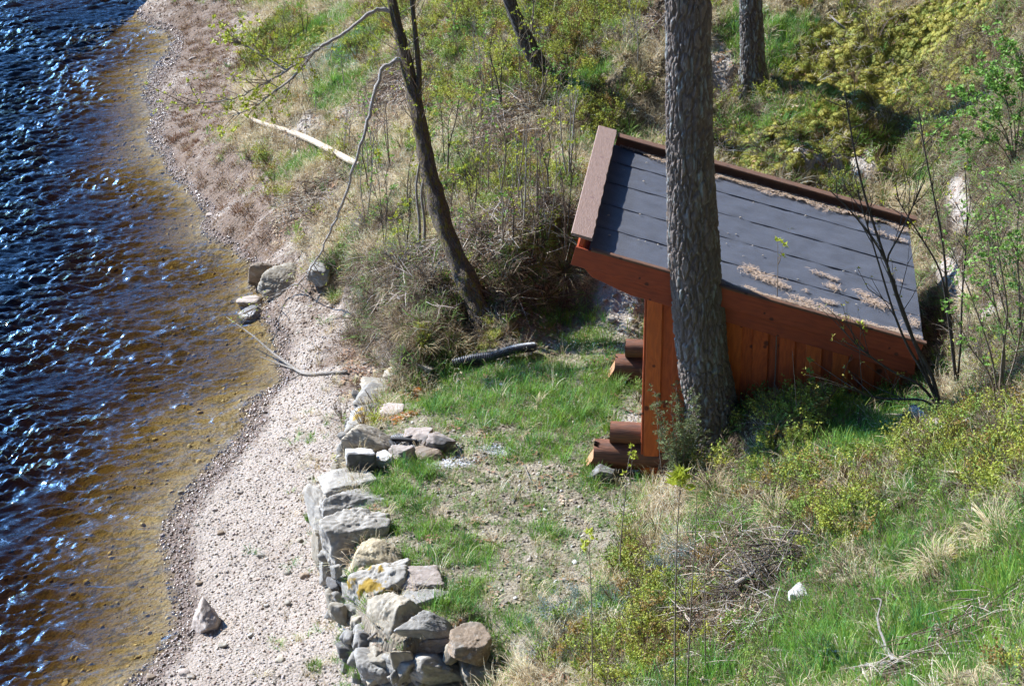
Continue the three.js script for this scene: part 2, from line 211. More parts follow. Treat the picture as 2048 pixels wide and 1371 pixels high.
// ---------------------------------------------------------------- ground sheet
const groundTex = dataTex(2048, 2048, (u, v, o) => {
  const x = CX0 + u * (CX1 - CX0), z = CZ0 + v * (CZ1 - CZ0), c = coverAt(x, z), h = gridAt(lowG, x, z);
  const f1 = n2(x * 9, z * 9), f2 = n2(x * 31 + 7, z * 31), f3 = n2(x * 78, z * 78 + 3), cse = n2(x * 1.7 + 3, z * 1.7);
  const sp = 0.5 + 0.5 * f3;
  o[0] = 0.11; o[1] = 0.082; o[2] = 0.05;                                             // humus under the plants
  mixc(o, [0.31, 0.25, 0.155], c.D * clamp(0.7 + 0.5 * f1, 0, 1));                    // matted straw
  mixc(o, [0.155, 0.085, 0.05], clamp(c.L * (0.6 + 0.6 * f2), 0, 1));                 // leaf mould
  mixc(o, [0.085, 0.12, 0.03], c.G * 0.55 * clamp(0.7 + 0.6 * f2, 0, 1));
  mixc(o, [0.21, 0.175, 0.03], c.M * 0.85);
  mixc(o, [0.10, 0.105, 0.035], c.B * 0.5);
  const grit = [0.29 + 0.05 * cse, 0.245 + 0.045 * cse, 0.175 + 0.035 * cse], sn_ = ss(0.2, 0.5, steepAt(x, z)) * (1 - c.beach) * (1 - c.sand); mixc(o, [0.06, 0.043, 0.03], 0.9 * sn_);
  mixc(o, grit, c.terrace * clamp(0.85 - 0.5 * c.G + 0.35 * f1, 0, 1));
  mixc(o, [0.10, 0.075, 0.055], c.terrace * ss(0.35, 0.7, f1 + 0.5 * f2) * 0.55);
  mixc(o, [0.36, 0.315, 0.27], c.sand * 0.85);
  mixc(o, [0.40, 0.40, 0.40], clamp(c.ash * 1.1 + 0.5 * f2 - 0.25, 0, 1) * c.ash);
  const wet = ss(LAKE + 0.1, LAKE + 0.04, h + 0.02 * f1), under = ss(LAKE + 0.01, LAKE - 0.06, h);
  mixc(o, [0.305, 0.255, 0.21], c.beach);
  mixc(o, [0.125, 0.083, 0.055], c.beach * clamp(c.rust * 1.1 + 0.25 * cse + 0.3 * f1 * c.rust, 0, 0.85));
  mixc(o, [0.135, 0.09, 0.06], c.beach * ss(-24.5, -26.5, z) * clamp(0.6 + 0.7 * f1 + 0.4 * cse, 0, 0.92));
  mixc(o, [0.13, 0.095, 0.075], c.beach * wet);
  mixc(o, [0.225, 0.168, 0.088], under);
  mixc(o, [0.12, 0.09, 0.045], under * ss(0.1, 0.6, f1 + 0.6 * cse));
  mixc(o, [0.34, 0.12, 0.025], c.orange * clamp(0.6 + f2, 0, 1) * (1 - c.beach) * 0.7);
  const k = 0.72 + 0.36 * sp + 0.14 * f2; o[0] *= k; o[1] *= k; o[2] *= k;
});
groundTex.wrapS = groundTex.wrapT = THREE.MirroredRepeatWrapping;
// pebble-grained relief, 1.6 m a tile
const gritBump = dataTex(1024, 1024, (() => {
  const N = 46, r = rng(5), px = [], pz = [], ph = []; for (let i = 0; i < N * N; i++) { px.push(r()); pz.push(r()); ph.push(0.3 + 0.7 * r()); }
  return (u, v, o) => { const a = u * N, b = v * N, i = a | 0, j = b | 0; let best = 0; for (let dj = -1; dj <= 1; dj++) for (let di = -1; di <= 1; di++) { const ii = (i + di + N) % N, jj = (j + dj + N) % N, k = jj * N + ii, dx = i + di + px[k] - a, dz = j + dj + pz[k] - b, q = (dx * dx + dz * dz) / (0.5 * ph[k]); if (q < 1) best = Math.max(best, Math.sqrt(1 - q) * ph[k]); } o[0] = o[1] = o[2] = best; };
})(), false);
gritBump.repeat.set((CX1 - CX0) / 1.6, (CZ1 - CZ0) / 1.6);
function graded(a, b, step, far0, far1) { const l = []; for (let x = a; x <= b + 1e-6; x += step) l.push(x); let s = step; for (let x = b; x < far1;) { s *= 1.22; x += s; l.push(Math.min(x, far1)); } s = step; for (let x = a; x > far0;) { s *= 1.22; x -= s; l.unshift(Math.max(x, far0)); } return l; }
const groundMat = new THREE.MeshStandardMaterial({ map: groundTex, bumpMap: gritBump, bumpScale: 0.012, roughness: 0.95 });
{
  const xs = graded(-5.8, 6.6, 0.036, -400, 400), zs = graded(-42, -14, 0.05, -500, 60), pos = [], uv = [], idx = [], w = xs.length;
  for (const z of zs) for (const x of xs) { pos.push(x, height(x, z), z); uv.push((x - CX0) / (CX1 - CX0), (z - CZ0) / (CZ1 - CZ0)); }
  for (let j = 0; j < zs.length - 1; j++) for (let i = 0; i < w - 1; i++) { const a = j * w + i; idx.push(a, a + w, a + 1, a + 1, a + w, a + w + 1); }
  tag(mesh('ground', geoOf(pos, idx, { uv }), groundMat), 'lakeside ground of gravel beach, terrace and overgrown hillside', 'ground', null, 'structure');
}
// ---------------------------------------------------------------- lake: rippled surface over a body of brown bog water
{
  const waves = [], r = rng(77);
  for (let i = 0; i < 30; i++) { const L = 0.1 * Math.pow(6, Math.pow(r(), 1.3)), a = 1.45 + (r() - 0.5) * 1.7; waves.push([Math.cos(a) * 6.283 / L, Math.sin(a) * 6.283 / L, r() * 6.283, 0.013 * L * (0.4 + 1.1 * r())]); }
  const lh = (x, z) => { const gx = x + 0.12 * n2(x * 0.7, z * 0.7), gz = z + 0.12 * n2(x * 0.7 + 9, z * 0.7); let s = 0; for (const [kx, kz, p, A] of waves) s += A * Math.sin(kx * gx + kz * gz + p); s += 0.026 * n2(gx * 1.4 + 0.3 * gz, gz * 6.2) + 0.0165 * n2(gx * 2.8, gz * 12.5 + gx) + 0.009 * n2(gx * 6 + gz * 2, gz * 26) + 0.003 * n2(gx * 24, gz * 40); const calm = 0.42 + 0.58 * ss(LAKE - 0.08, LAKE - 0.7, gridAt(lowG, x, z)), gust = 0.75 + 0.55 * n2(x * 0.4 + 4, z * 0.3) + 0.2 * n2(x * 1.3, z * 0.9); return LAKE + 1.8 * s * calm * gust; };
  const xs = graded(-9.6, -1.6, 0.028, -420, 3), zs = graded(-44, -14.5, 0.03, -500, 60), pos = [], uv = [], idx = [], w = xs.length;
  for (const z of zs) for (const x of xs) { const core = x > -10.5 && z > -46 && z < -13; pos.push(x, core ? lh(x, z) : LAKE, z); uv.push(x, z); }
  for (let j = 0; j < zs.length - 1; j++) for (let i = 0; i < w - 1; i++) { const a = j * w + i; idx.push(a, a + w, a + 1, a + 1, a + w, a + w + 1); }
  const lake = new THREE.Group(); lake.name = 'lake'; scene.add(lake); tag(lake, 'rippled brown lake water along the gravel shore', 'lake', null, 'structure');
  const fine = dataTex(512, 512, (u, v, o) => { o[0] = o[1] = o[2] = 0.5 + 0.3 * tileN(u, v * 2, 9) + 0.2 * tileN(u, v * 2, 21, 5); }, false, [1 / 1.1, 1 / 0.8]);
  mesh('water_surface', geoOf(pos, idx, { uv }), new THREE.MeshPhysicalMaterial({ color: new THREE.Color().setRGB(0.92, 0.89, 0.76), transmission: 1, thickness: 0, roughness: 0.02, ior: 1.68, bumpMap: fine, bumpScale: 0.006 }), lake);
  const body = new THREE.BoxGeometry(430, 8, 570); body.translate(-212, LAKE - 4.03, -220);
  mesh('water_body', body, new THREE.MeshPhysicalMaterial({ color: 0xffffff, transparent: true, opacity: 0.01, transmission: 1, thickness: 1, roughness: 0.1, ior: 1.0, attenuationColor: new THREE.Color().setRGB(0.38, 0.315, 0.155), attenuationDistance: 0.78 }), lake);
}
// ---------------------------------------------------------------- timber: grain running along v
function woodTex(seed, base, dark, knotCol, streak = 1) {
  const r = rng(seed), knots = Array.from({ length: 3 }, () => [r(), r(), 0.02 + 0.03 * r()]);
  return dataTex(256, 1024, (u, v, o) => {
    let w = u * 8 + 0.6 * n2(u * 3 + seed, v * 3), kn = 0;
    for (const [a, b, s] of knots) { const dx = (u - a) * 0.22, dy = (v - b) * 1.5, d = Math.hypot(dx, dy * 0.6) / s; w += Math.exp(-d * d * 0.25) * 1.2; kn = Math.max(kn, 1 - ss(0.25, 0.6, d)); }
    const ring = 0.5 + 0.5 * Math.sin(w * 6.283 + 3 * n2(u * 2, v * 1.2 + seed)), fib = n2(u * 90, v * 6 + seed), wea = n2(u * 5 + seed, v * 7);
    o[0] = base[0]; o[1] = base[1]; o[2] = base[2];
    mixc(o, dark, clamp(0.3 * ring * streak + 0.16 * fib + 0.3 * wea + 0.12, 0, 0.85)); mixc(o, knotCol, kn * 0.85);
  });
}
const woodBump = dataTex(128, 512, (u, v, o) => { o[0] = o[1] = o[2] = 0.5 + 0.35 * n2(u * 50, v * 5) + 0.15 * n2(u * 9, v * 14); }, false);
const wood = (t, rough = 0.72) => new THREE.MeshStandardMaterial({ map: t, bumpMap: woodBump, bumpScale: 0.0025, roughness: rough });
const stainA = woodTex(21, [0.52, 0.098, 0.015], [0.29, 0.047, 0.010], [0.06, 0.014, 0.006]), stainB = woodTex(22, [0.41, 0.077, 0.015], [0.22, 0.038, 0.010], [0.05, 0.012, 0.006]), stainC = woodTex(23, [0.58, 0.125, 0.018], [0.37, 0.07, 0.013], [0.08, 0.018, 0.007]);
const fasciaTex = woodTex(27, [0.33, 0.058, 0.016], [0.19, 0.033, 0.011], [0.05, 0.012, 0.006]);
const M = {
  fascia: wood(fasciaTex),
  stain: [wood(stainA), wood(stainB), wood(stainC)],
  cap: wood(woodTex(24, [0.235, 0.155, 0.12], [0.165, 0.105, 0.082], [0.17, 0.10, 0.085], 0.4), 0.8),
  edge: wood(woodTex(25, [0.15, 0.072, 0.038], [0.07, 0.036, 0.022], [0.04, 0.02, 0.015]), 0.8),
  log: wood(woodTex(26, [0.19, 0.07, 0.03], [0.065, 0.03, 0.018], [0.04, 0.02, 0.012], 1.4), 0.65),
  logEnd: new THREE.MeshStandardMaterial({ color: new THREE.Color().setRGB(0.32, 0.16, 0.075), bumpMap: woodBump, bumpScale: 0.002, roughness: 0.85 }),
};
// board: box with chamfered edges, length along local y (grain), given by centre, size and a frame
function board(w, t, len, ch = 0.006, wav = 0, seed = 0) {
  const n = Math.max(1, Math.round(len / 0.12)), pos = [], uv = [], idx = [], r = rng(seed + 1), ou = r(), ov = r() * 3;
  const ring = [[-w / 2 + ch, -t / 2], [w / 2 - ch, -t / 2], [w / 2, -t / 2 + ch], [w / 2, t / 2 - ch], [w / 2 - ch, t / 2], [-w / 2 + ch, t / 2], [-w / 2, t / 2 - ch], [-w / 2, -t / 2 + ch]], m = ring.length;
  let per = [0]; for (let k = 0; k < m; k++) { const a = ring[k], b = ring[(k + 1) % m]; per.push(per[k] + Math.hypot(a[0] - b[0], a[1] - b[1])); }
  for (let i = 0; i <= n; i++) { const y = (i / n - 0.5) * len; for (let k = 0; k <= m; k++) { const [a, b] = ring[k % m], s = wav && a > w * 0.3 ? wav * n2(y * 4.3 + seed, seed) + wav * 0.5 * n2(y * 13, seed) : 0; pos.push(a + s, y, b); uv.push(ou + per[k] / 0.3, ov + y / 1.2); } }
  for (let i = 0; i < n; i++) for (let k = 0; k < m; k++) { const a = i * (m + 1) + k, b = a + m + 1; idx.push(a, a + 1, b, a + 1, b + 1, b); }
  for (const e of [0, n]) { const c = pos.length / 3; pos.push(0, (e / n - 0.5) * len, 0); uv.push(ou, ov); for (let k = 0; k < m; k++) { pos.push(...ring[k].slice(0, 1), (e / n - 0.5) * len, ring[k][1]); uv.push(ou + ring[k][0] / 0.3, ov + ring[k][1] / 1.2); } for (let k = 0; k < m; k++) { const a = c + 1 + k, b = c + 1 + ((k + 1) % m); e ? idx.push(c, b, a) : idx.push(c, a, b); } }
  const g = geoOf(pos, idx, { uv }).toNonIndexed(); g.computeVertexNormals(); return g;
}
// put a board so that its length runs from a to b and its width direction is closest to wdir
function lay(name, a, b, w, t, wdir, mat, parent, opt = {}) {
  const y = b.clone().sub(a), len = y.length(); y.normalize(); const x = wdir.clone().addScaledVector(y, -wdir.dot(y)).normalize(), z = x.clone().cross(y);
  const g = board(w, t, len, opt.ch ?? 0.006, opt.wav ?? 0, opt.seed ?? Math.round(len * 1000 + a.x * 100));
  const m = mesh(name, g, mat, parent); m.matrixAutoUpdate = true; m.quaternion.setFromRotationMatrix(new THREE.Matrix4().makeBasis(x, y, z)); m.position.copy(a).add(b).multiplyScalar(0.5); return m;
}
const SH = thing('lean_to_shelter', 'orange-brown wooden lean-to shelter with dark felt roof behind the pine', 'shelter', shelterAt, shelterTurn);
const RL = -0.673, RR = 2.567, ZN = 0.192, ZF = -2.901, SL = 0.254, yr = (lx) => 2.372 - SL * (lx - RL);
const roofPt = (lx, lz, up = 0) => V(lx + up * 0.246, yr(lx) + up * 0.969, lz);
{
  const r = rng(301), X = V(1, 0, 0), Z = V(0, 0, 1), Yr = V(0.246, 0.969, 0), Sx = V(0.969, -0.246, 0);
  // roof deck under the felt, its rafters, then five strips of felt
  lay('roof_deck', roofPt(RL + 0.02, -1.355, -0.03), roofPt(RR - 0.02, -1.355, -0.03), 3.0, 0.04, Z, M.stain[1], SH);
  for (let i = 0; i < 4; i++) { const z = -0.35 - i * 0.67; lay('rafter', roofPt(RL + 0.06, z, -0.125), roofPt(RR - 0.06, z, -0.125), 0.05, 0.14, Z, M.stain[1], SH, { seed: 40 + i }); }
  const feltTex = dataTex(1024, 1024, (u, v, o) => { const a = n2(u * 110, v * 110), b = n2(u * 300 + 5, v * 300), c = n2(u * 3, v * 6), d = n2(u * 14, v * 30 + 4); const k = 1 + 0.34 * a + 0.34 * b + 0.1 * c + 0.08 * d; o[0] = 0.06 * k; o[1] = 0.066 * k; o[2] = 0.085 * k; if (b > 0.78 && a > 0.3) { o[0] = o[1] = 0.3; o[2] = 0.33; } });
  const feltBump = dataTex(512, 512, (u, v, o) => { o[0] = o[1] = o[2] = 0.5 + 0.5 * n2(u * 160, v * 160); }, false);
  const felt = new THREE.MeshStandardMaterial({ map: feltTex, bumpMap: feltBump, bumpScale: 0.003, roughness: 0.85 });
  const seams = [ZF + 0.03, -2.34, -1.72, -1.09, -0.45, ZN - 0.02];
  for (let s = 0; s < 5; s++) {
    const z0 = seams[s] + (s ? -0.03 : 0), z1 = seams[s + 1], nx = 90, nz = 10, pos = [], uv = [], idx = [];
    for (let j = 0; j <= nz + 1; j++) for (let i = 0; i <= nx; i++) {
      const q = Math.min(j, nz) / nz, lx = lerp(RL + 0.13, RR, i / nx), lip = j > nz, edge = (q > 0.98 ? 0.004 * n2(lx * 6, s * 3) + 0.002 * n2(lx * 31, s) : 0), z = lerp(z0, z1, q) + edge;
      const up = lip ? 0.0 : 0.004 + 0.008 * q + 0.005 * n2(lx * 2.2 + s * 7, z * 3) + 0.0025 * n2(lx * 6, z * 7 + s);
      const p = roofPt(lx, z, up); pos.push(p.x, p.y, p.z); uv.push(lx / 1.3 + s * 0.37, z / 1.3);
    }
    for (let j = 0; j <= nz; j++) for (let i = 0; i < nx; i++) { const a = j * (nx + 1) + i, b = a + nx + 1; idx.push(a, b, a + 1, a + 1, b, b + 1); }
    mesh('felt_strip', geoOf(pos, idx, { uv }), felt, SH);
  }
  // raised board along the front edge, board on the far edge, near fascia with its capping
  lay('front_capping', roofPt(RL + 0.035, ZF - 0.05, 0.128), roofPt(RL + 0.035, ZN + 0.045, 0.128), 0.205, 0.028, Sx, M.cap, SH, { wav: 0.006, seed: 3 });
  lay('front_upstand', roofPt(RL + 0.05, ZF, 0.056), roofPt(RL + 0.05, ZN - 0.03, 0.056), 0.04, 0.112, Sx, M.stain[1], SH, { seed: 4 });
  lay('far_fascia', roofPt(RL + 0.15, ZF - 0.01, -0.03), roofPt(RR + 0.02, ZF - 0.01, -0.03), 0.03, 0.24, Z, M.edge, SH, { seed: 5 });
  lay('far_capping', roofPt(RL + 0.151, ZF - 0.0, 0.105), roofPt(RR + 0.05, ZF - 0.0, 0.105), 0.125, 0.026, Z, M.edge, SH, { seed: 6 });
  lay('near_fascia', roofPt(RL + 0.01, ZN - 0.002, -0.088), roofPt(RR, ZN - 0.002, -0.088), 0.028, 0.185, Z, M.fascia, SH, { seed: 7 });
  lay('near_capping', roofPt(RL + 0.15, ZN + 0.006, 0.02), roofPt(RR + 0.02, ZN + 0.006, 0.02), 0.062, 0.024, Z, M.edge, SH, { seed: 8 });
  for (let k = 0; k < 2; k++) lay('front_fascia', V(RL + 0.07 - 0.022 * k, yr(RL) - 0.03 - 0.09 * k, ZF + 0.02), V(RL + 0.07 - 0.022 * k, yr(RL) - 0.03 - 0.09 * k, ZN - 0.04), 0.16 - 0.05 * k, 0.02, V(0, 1, 0), M.stain[2], SH, { seed: 9 + k });
  // lower barge beam with its slanted nose, on both gable sides
  for (const z of [0.112, -2.82]) {
    const pts = [[RL + 0.03, -0.15], [RR - 0.06, -0.15], [RR - 0.06, -0.345], [RL + 0.52, -0.345], [RL + 0.16, -0.27]].map(([x, d]) => new THREE.Vector2(x, yr(x) + d));
    const g = new THREE.ExtrudeGeometry(new THREE.Shape(pts), { depth: 0.055, bevelEnabled: true, bevelSize: 0.005, bevelThickness: 0.005, bevelSegments: 1 });
    const p = g.attributes.position, uv = new Float32Array(p.count * 2); for (let i = 0; i < p.count; i++) { uv[2 * i] = (p.getY(i) + SL * p.getX(i) + p.getZ(i)) / 0.3; uv[2 * i + 1] = p.getX(i) / 1.2; } g.setAttribute('uv', new THREE.BufferAttribute(uv, 2)); g.translate(0, 0, z - 0.0275);
    mesh('barge_beam', g, M.fascia, SH);
  }
  // gable walls of vertical boards, wide ones proud of the narrow recessed ones
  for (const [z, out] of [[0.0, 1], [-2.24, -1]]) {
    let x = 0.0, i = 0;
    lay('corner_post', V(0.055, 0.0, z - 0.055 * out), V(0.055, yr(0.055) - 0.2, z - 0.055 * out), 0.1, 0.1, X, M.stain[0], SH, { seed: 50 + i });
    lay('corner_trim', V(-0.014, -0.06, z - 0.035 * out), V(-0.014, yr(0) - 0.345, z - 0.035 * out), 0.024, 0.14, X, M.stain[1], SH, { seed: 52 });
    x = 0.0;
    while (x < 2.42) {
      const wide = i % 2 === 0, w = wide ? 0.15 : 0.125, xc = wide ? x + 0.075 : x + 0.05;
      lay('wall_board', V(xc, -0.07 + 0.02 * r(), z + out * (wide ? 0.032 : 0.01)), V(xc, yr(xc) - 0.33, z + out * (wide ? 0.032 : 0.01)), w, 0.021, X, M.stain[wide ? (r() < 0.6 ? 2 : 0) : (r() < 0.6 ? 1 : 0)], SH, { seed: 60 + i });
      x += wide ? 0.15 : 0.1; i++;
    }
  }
  for (let i = 0; i < 16; i++) { const z = -0.08 - i * 0.138; lay('wall_board', V(2.46, -0.02, z), V(2.46, yr(2.46) - 0.14, z), 0.135, 0.021, Z, M.stain[i % 3], SH, { seed: 90 + i }); }
  for (let i = 0; i < 12; i++) { const z = -0.14 - i * 0.172; lay('floor_board', V(0.35, 0.12, z), V(2.44, 0.12, z), 0.165, 0.03, Z, M.cap, SH, { seed: 120 + i }); }
  // log footings whose ends stick out at the front
  function logGeo(len, rad, bevel, seed) {
    const n = 26, k = 22, pos = [], uv = [], idx = [];
    for (let i = 0; i <= n; i++) for (let j = 0; j <= k; j++) { const a = j / k * 6.2832, t = i / n, rr = rad * (1 + 0.025 * n2(Math.cos(a) * 1.4 + seed, Math.sin(a) * 1.4 + t * 2) + 0.012 * n2(a * 5, seed)) , y = Math.cos(a) * rr, zz = Math.sin(a) * rr; let x = t * len; if (i === 0) x += bevel * (0.5 + 0.5 * y / rad) + 0.004 * n2(y * 40, zz * 40); pos.push(x, y, zz); uv.push(j / k * 2.6, x / 1.2); }
    for (let i = 0; i < n; i++) for (let j = 0; j < k; j++) { const a = i * (k + 1) + j, b = a + k + 1; idx.push(a, b, a + 1, a + 1, b, b + 1); }
    return geoOf(pos, idx, { uv });
  }
  function endGeo(rad, bevel) { const k = 22, pos = [bevel * 0.5, 0, 0], uv = [0, 0], idx = []; for (let j = 0; j < k; j++) { const a = j / k * 6.2832; pos.push(bevel * (0.5 + 0.5 * Math.cos(a)), Math.cos(a) * rad, Math.sin(a) * rad); uv.push(Math.cos(a), Math.sin(a)); idx.push(0, 1 + j, 1 + ((j + 1) % k)); } return geoOf(pos, idx, { uv }); }
  for (const [x, y, z, rad, bev, len] of [[-0.585, 0.12, -0.09, 0.145, 0.2, 2.7], [-0.33, 0.355, -0.1, 0.105, 0.0, 2.5], [-0.53, 0.12, -2.15, 0.145, 0.16, 2.7], [-0.32, 0.355, -2.14, 0.098, 0.0, 2.5]]) {
    const l = mesh('foundation_log', logGeo(len, rad, bev, x * 9 + z), M.log, SH); l.position.set(x, y, z);
    const e = mesh('cut_end', endGeo(rad, bev), M.logEnd, l); e.position.x = -0.001;
  }
}
// ---------------------------------------------------------------- stones
const rockBump = dataTex(512, 512, (u, v, o) => { let s = 0.5 + 0.28 * tileN(u, v, 12) + 0.2 * tileN(u, v, 30, 3) + 0.14 * tileN(u, v, 70, 8); o[0] = o[1] = o[2] = s; }, false);
const rockMat = new THREE.MeshStandardMaterial({ vertexColors: true, bumpMap: rockBump, bumpScale: 0.0018, roughness: 0.92 });
const wetRockMat = new THREE.MeshStandardMaterial({ vertexColors: true, bumpMap: rockBump, bumpScale: 0.004, roughness: 0.55 });
const ico = (d) => { const g = new THREE.IcosahedronGeometry(1, d); g.deleteAttribute('uv'); g.deleteAttribute('normal'); return mergeVertices(g, 1e-5); };
const ICO = { 2: ico(2), 5: ico(5), 9: ico(9), 14: ico(14), 24: ico(24) };
const TONE = { grey: [0.225, 0.21, 0.185], warm: [0.26, 0.225, 0.17], light: [0.30, 0.275, 0.235], dark: [0.1, 0.092, 0.084], pink: [0.31, 0.255, 0.215], brown: [0.21, 0.155, 0.105], white: [0.5, 0.48, 0.45], ochre: [0.33, 0.27, 0.17] };
// angular boulder: rounded intersection of cutting planes; lichen: share of yellow-brown moss or pale crust on upper/outer faces
function rockGeo(seed, sx, sy, sz, o = {}) {
  const r = rng(seed * 977 + 13), g = ICO[o.detail ?? 9].clone(), p = g.attributes.position, planes = [], pw = o.round ? 8 : 34;
  const add = (x, y, z, d) => { const l = Math.hypot(x, y, z); planes.push([x / l, y / l, z / l, d]); };
  const j = () => (r() - 0.5) * (o.skew ?? 0.7);
  for (const [x, y, z] of [[1, 0, 0], [-1, 0, 0], [0, 1, 0], [0, -1, 0], [0, 0, 1], [0, 0, -1]]) add(x + j(), y + j(), z + j(), 0.78 + 0.2 * r());
  for (let i = 0; i < (o.cuts ?? 7); i++) { const a = r() * 6.283, y = r() * 2 - 1, q = Math.sqrt(1 - y * y); add(q * Math.cos(a), y, q * Math.sin(a), 0.7 + 0.32 * r()); }
  const t = TONE[o.tone ?? 'grey'], col = new Float32Array(p.count * 3), uv = new Float32Array(p.count * 2), tv = 0.88 + 0.24 * r(), c = [0, 0, 0], f = 1 / Math.max(sx, sy, sz);
  for (let i = 0; i < p.count; i++) {
    let x = p.getX(i), y = p.getY(i), z = p.getZ(i), s = 0;
    for (const [a, b, d, e] of planes) { const q = a * x + b * y + d * z; if (q > 0) s += Math.pow(q / e, pw); }
    let rad = Math.pow(s, -1 / pw);
    rad *= 1 + 0.05 * n3(x * 1.7 + seed, y * 1.7, z * 1.7) + 0.028 * n3(x * 5 + seed, y * 5, z * 5) + 0.014 * n3(x * 11, y * 11 + seed, z * 11) + 0.008 * n3(x * 27, y * 27 + seed, z * 27);
    const crack = Math.abs(n3(x * 1.3 + seed * 3, y * 2.6, z * 1.3)); if (crack < 0.05) rad *= 1 - 0.035 * (1 - crack / 0.05);
    x *= rad * sx; y *= rad * sy; z *= rad * sz; p.setXYZ(i, x, y, z);
    uv[2 * i] = (x + 0.63 * z) / 0.45; uv[2 * i + 1] = (y + 0.58 * z) / 0.45;
    const n = n3(x * 6 + seed, y * 6, z * 6), m = n3(x * 19, y * 19 + seed, z * 19), band = n3(x * 2 + seed, y * 14, z * 2);
    for (let k = 0; k < 3; k++) c[k] = t[k] * tv * (1 + 0.16 * n + 0.1 * m + 0.2 * n3(x * 60, y * 60, z * 60 + seed) + (o.band ?? 0.1) * band);
    const st = n3(x * 3.3 + seed * 2, y * 3.3, z * 3.3); if (st > 0.35) mixc(c, [0.2, 0.18, 0.15], 0.4 * ss(0.35, 0.6, st));
    const li = n3(x * 9 + 4, y * 9, z * 9 + seed); if (li > 0.5) mixc(c, [0.5, 0.49, 0.45], 0.22 * ss(0.5, 0.65, li));
    if (o.moss) { const q = o.moss(x / sx, y / sy, z / sz) + 0.5 * n + 0.3 * m; mixc(c, [0.27, 0.17, 0.018], ss(0.35, 0.55, q)); }
    if (o.soot) { const q = o.soot(x / sx, y / sy, z / sz) + 0.35 * n; mixc(c, [0.03, 0.028, 0.027], 0.85 * ss(0.2, 0.6, q)); }
    if (o.wetline !== undefined && y < o.wetline + 0.03 * n) { for (let k = 0; k < 3; k++) c[k] *= 0.4; }
    col.set(c, 3 * i);
  }
  g.setAttribute('color', new THREE.BufferAttribute(col, 3)); g.setAttribute('uv', new THREE.BufferAttribute(uv, 2)); g.computeVertexNormals(); return g;
}
const SEEDED = rng(404);
// stone by its sighted centre: photo position and size, height of its centre
function stoneAt(name, parent, u, v, w, h, y, o = {}) {
  const p = onLevel(u, v, y), s = pxm(p), sx = w / s / 2 * 1.16, sy = h / s / 2 * (o.sy ?? 1.05), sz = (o.dz ?? Math.min(sx * 1.1, 0.3));
  if (name === 'stone') { p.x -= 0.05; p.z += 0.03; } const m = mesh(name, rockGeo(o.seed ?? Math.round(u * 3 + v * 7), sx, sy, sz, { detail: w > 60 ? 24 : 14, ...o }), o.mat ?? rockMat, parent);
  m.position.copy(p); if (parent) m.position.sub(parent.position); m.rotation.set(o.rx ?? (SEEDED() - 0.5) * 0.3, o.ry ?? (SEEDED() - 0.5) * 0.8, o.rz ?? (SEEDED() - 0.5) * 0.3); return m;
}
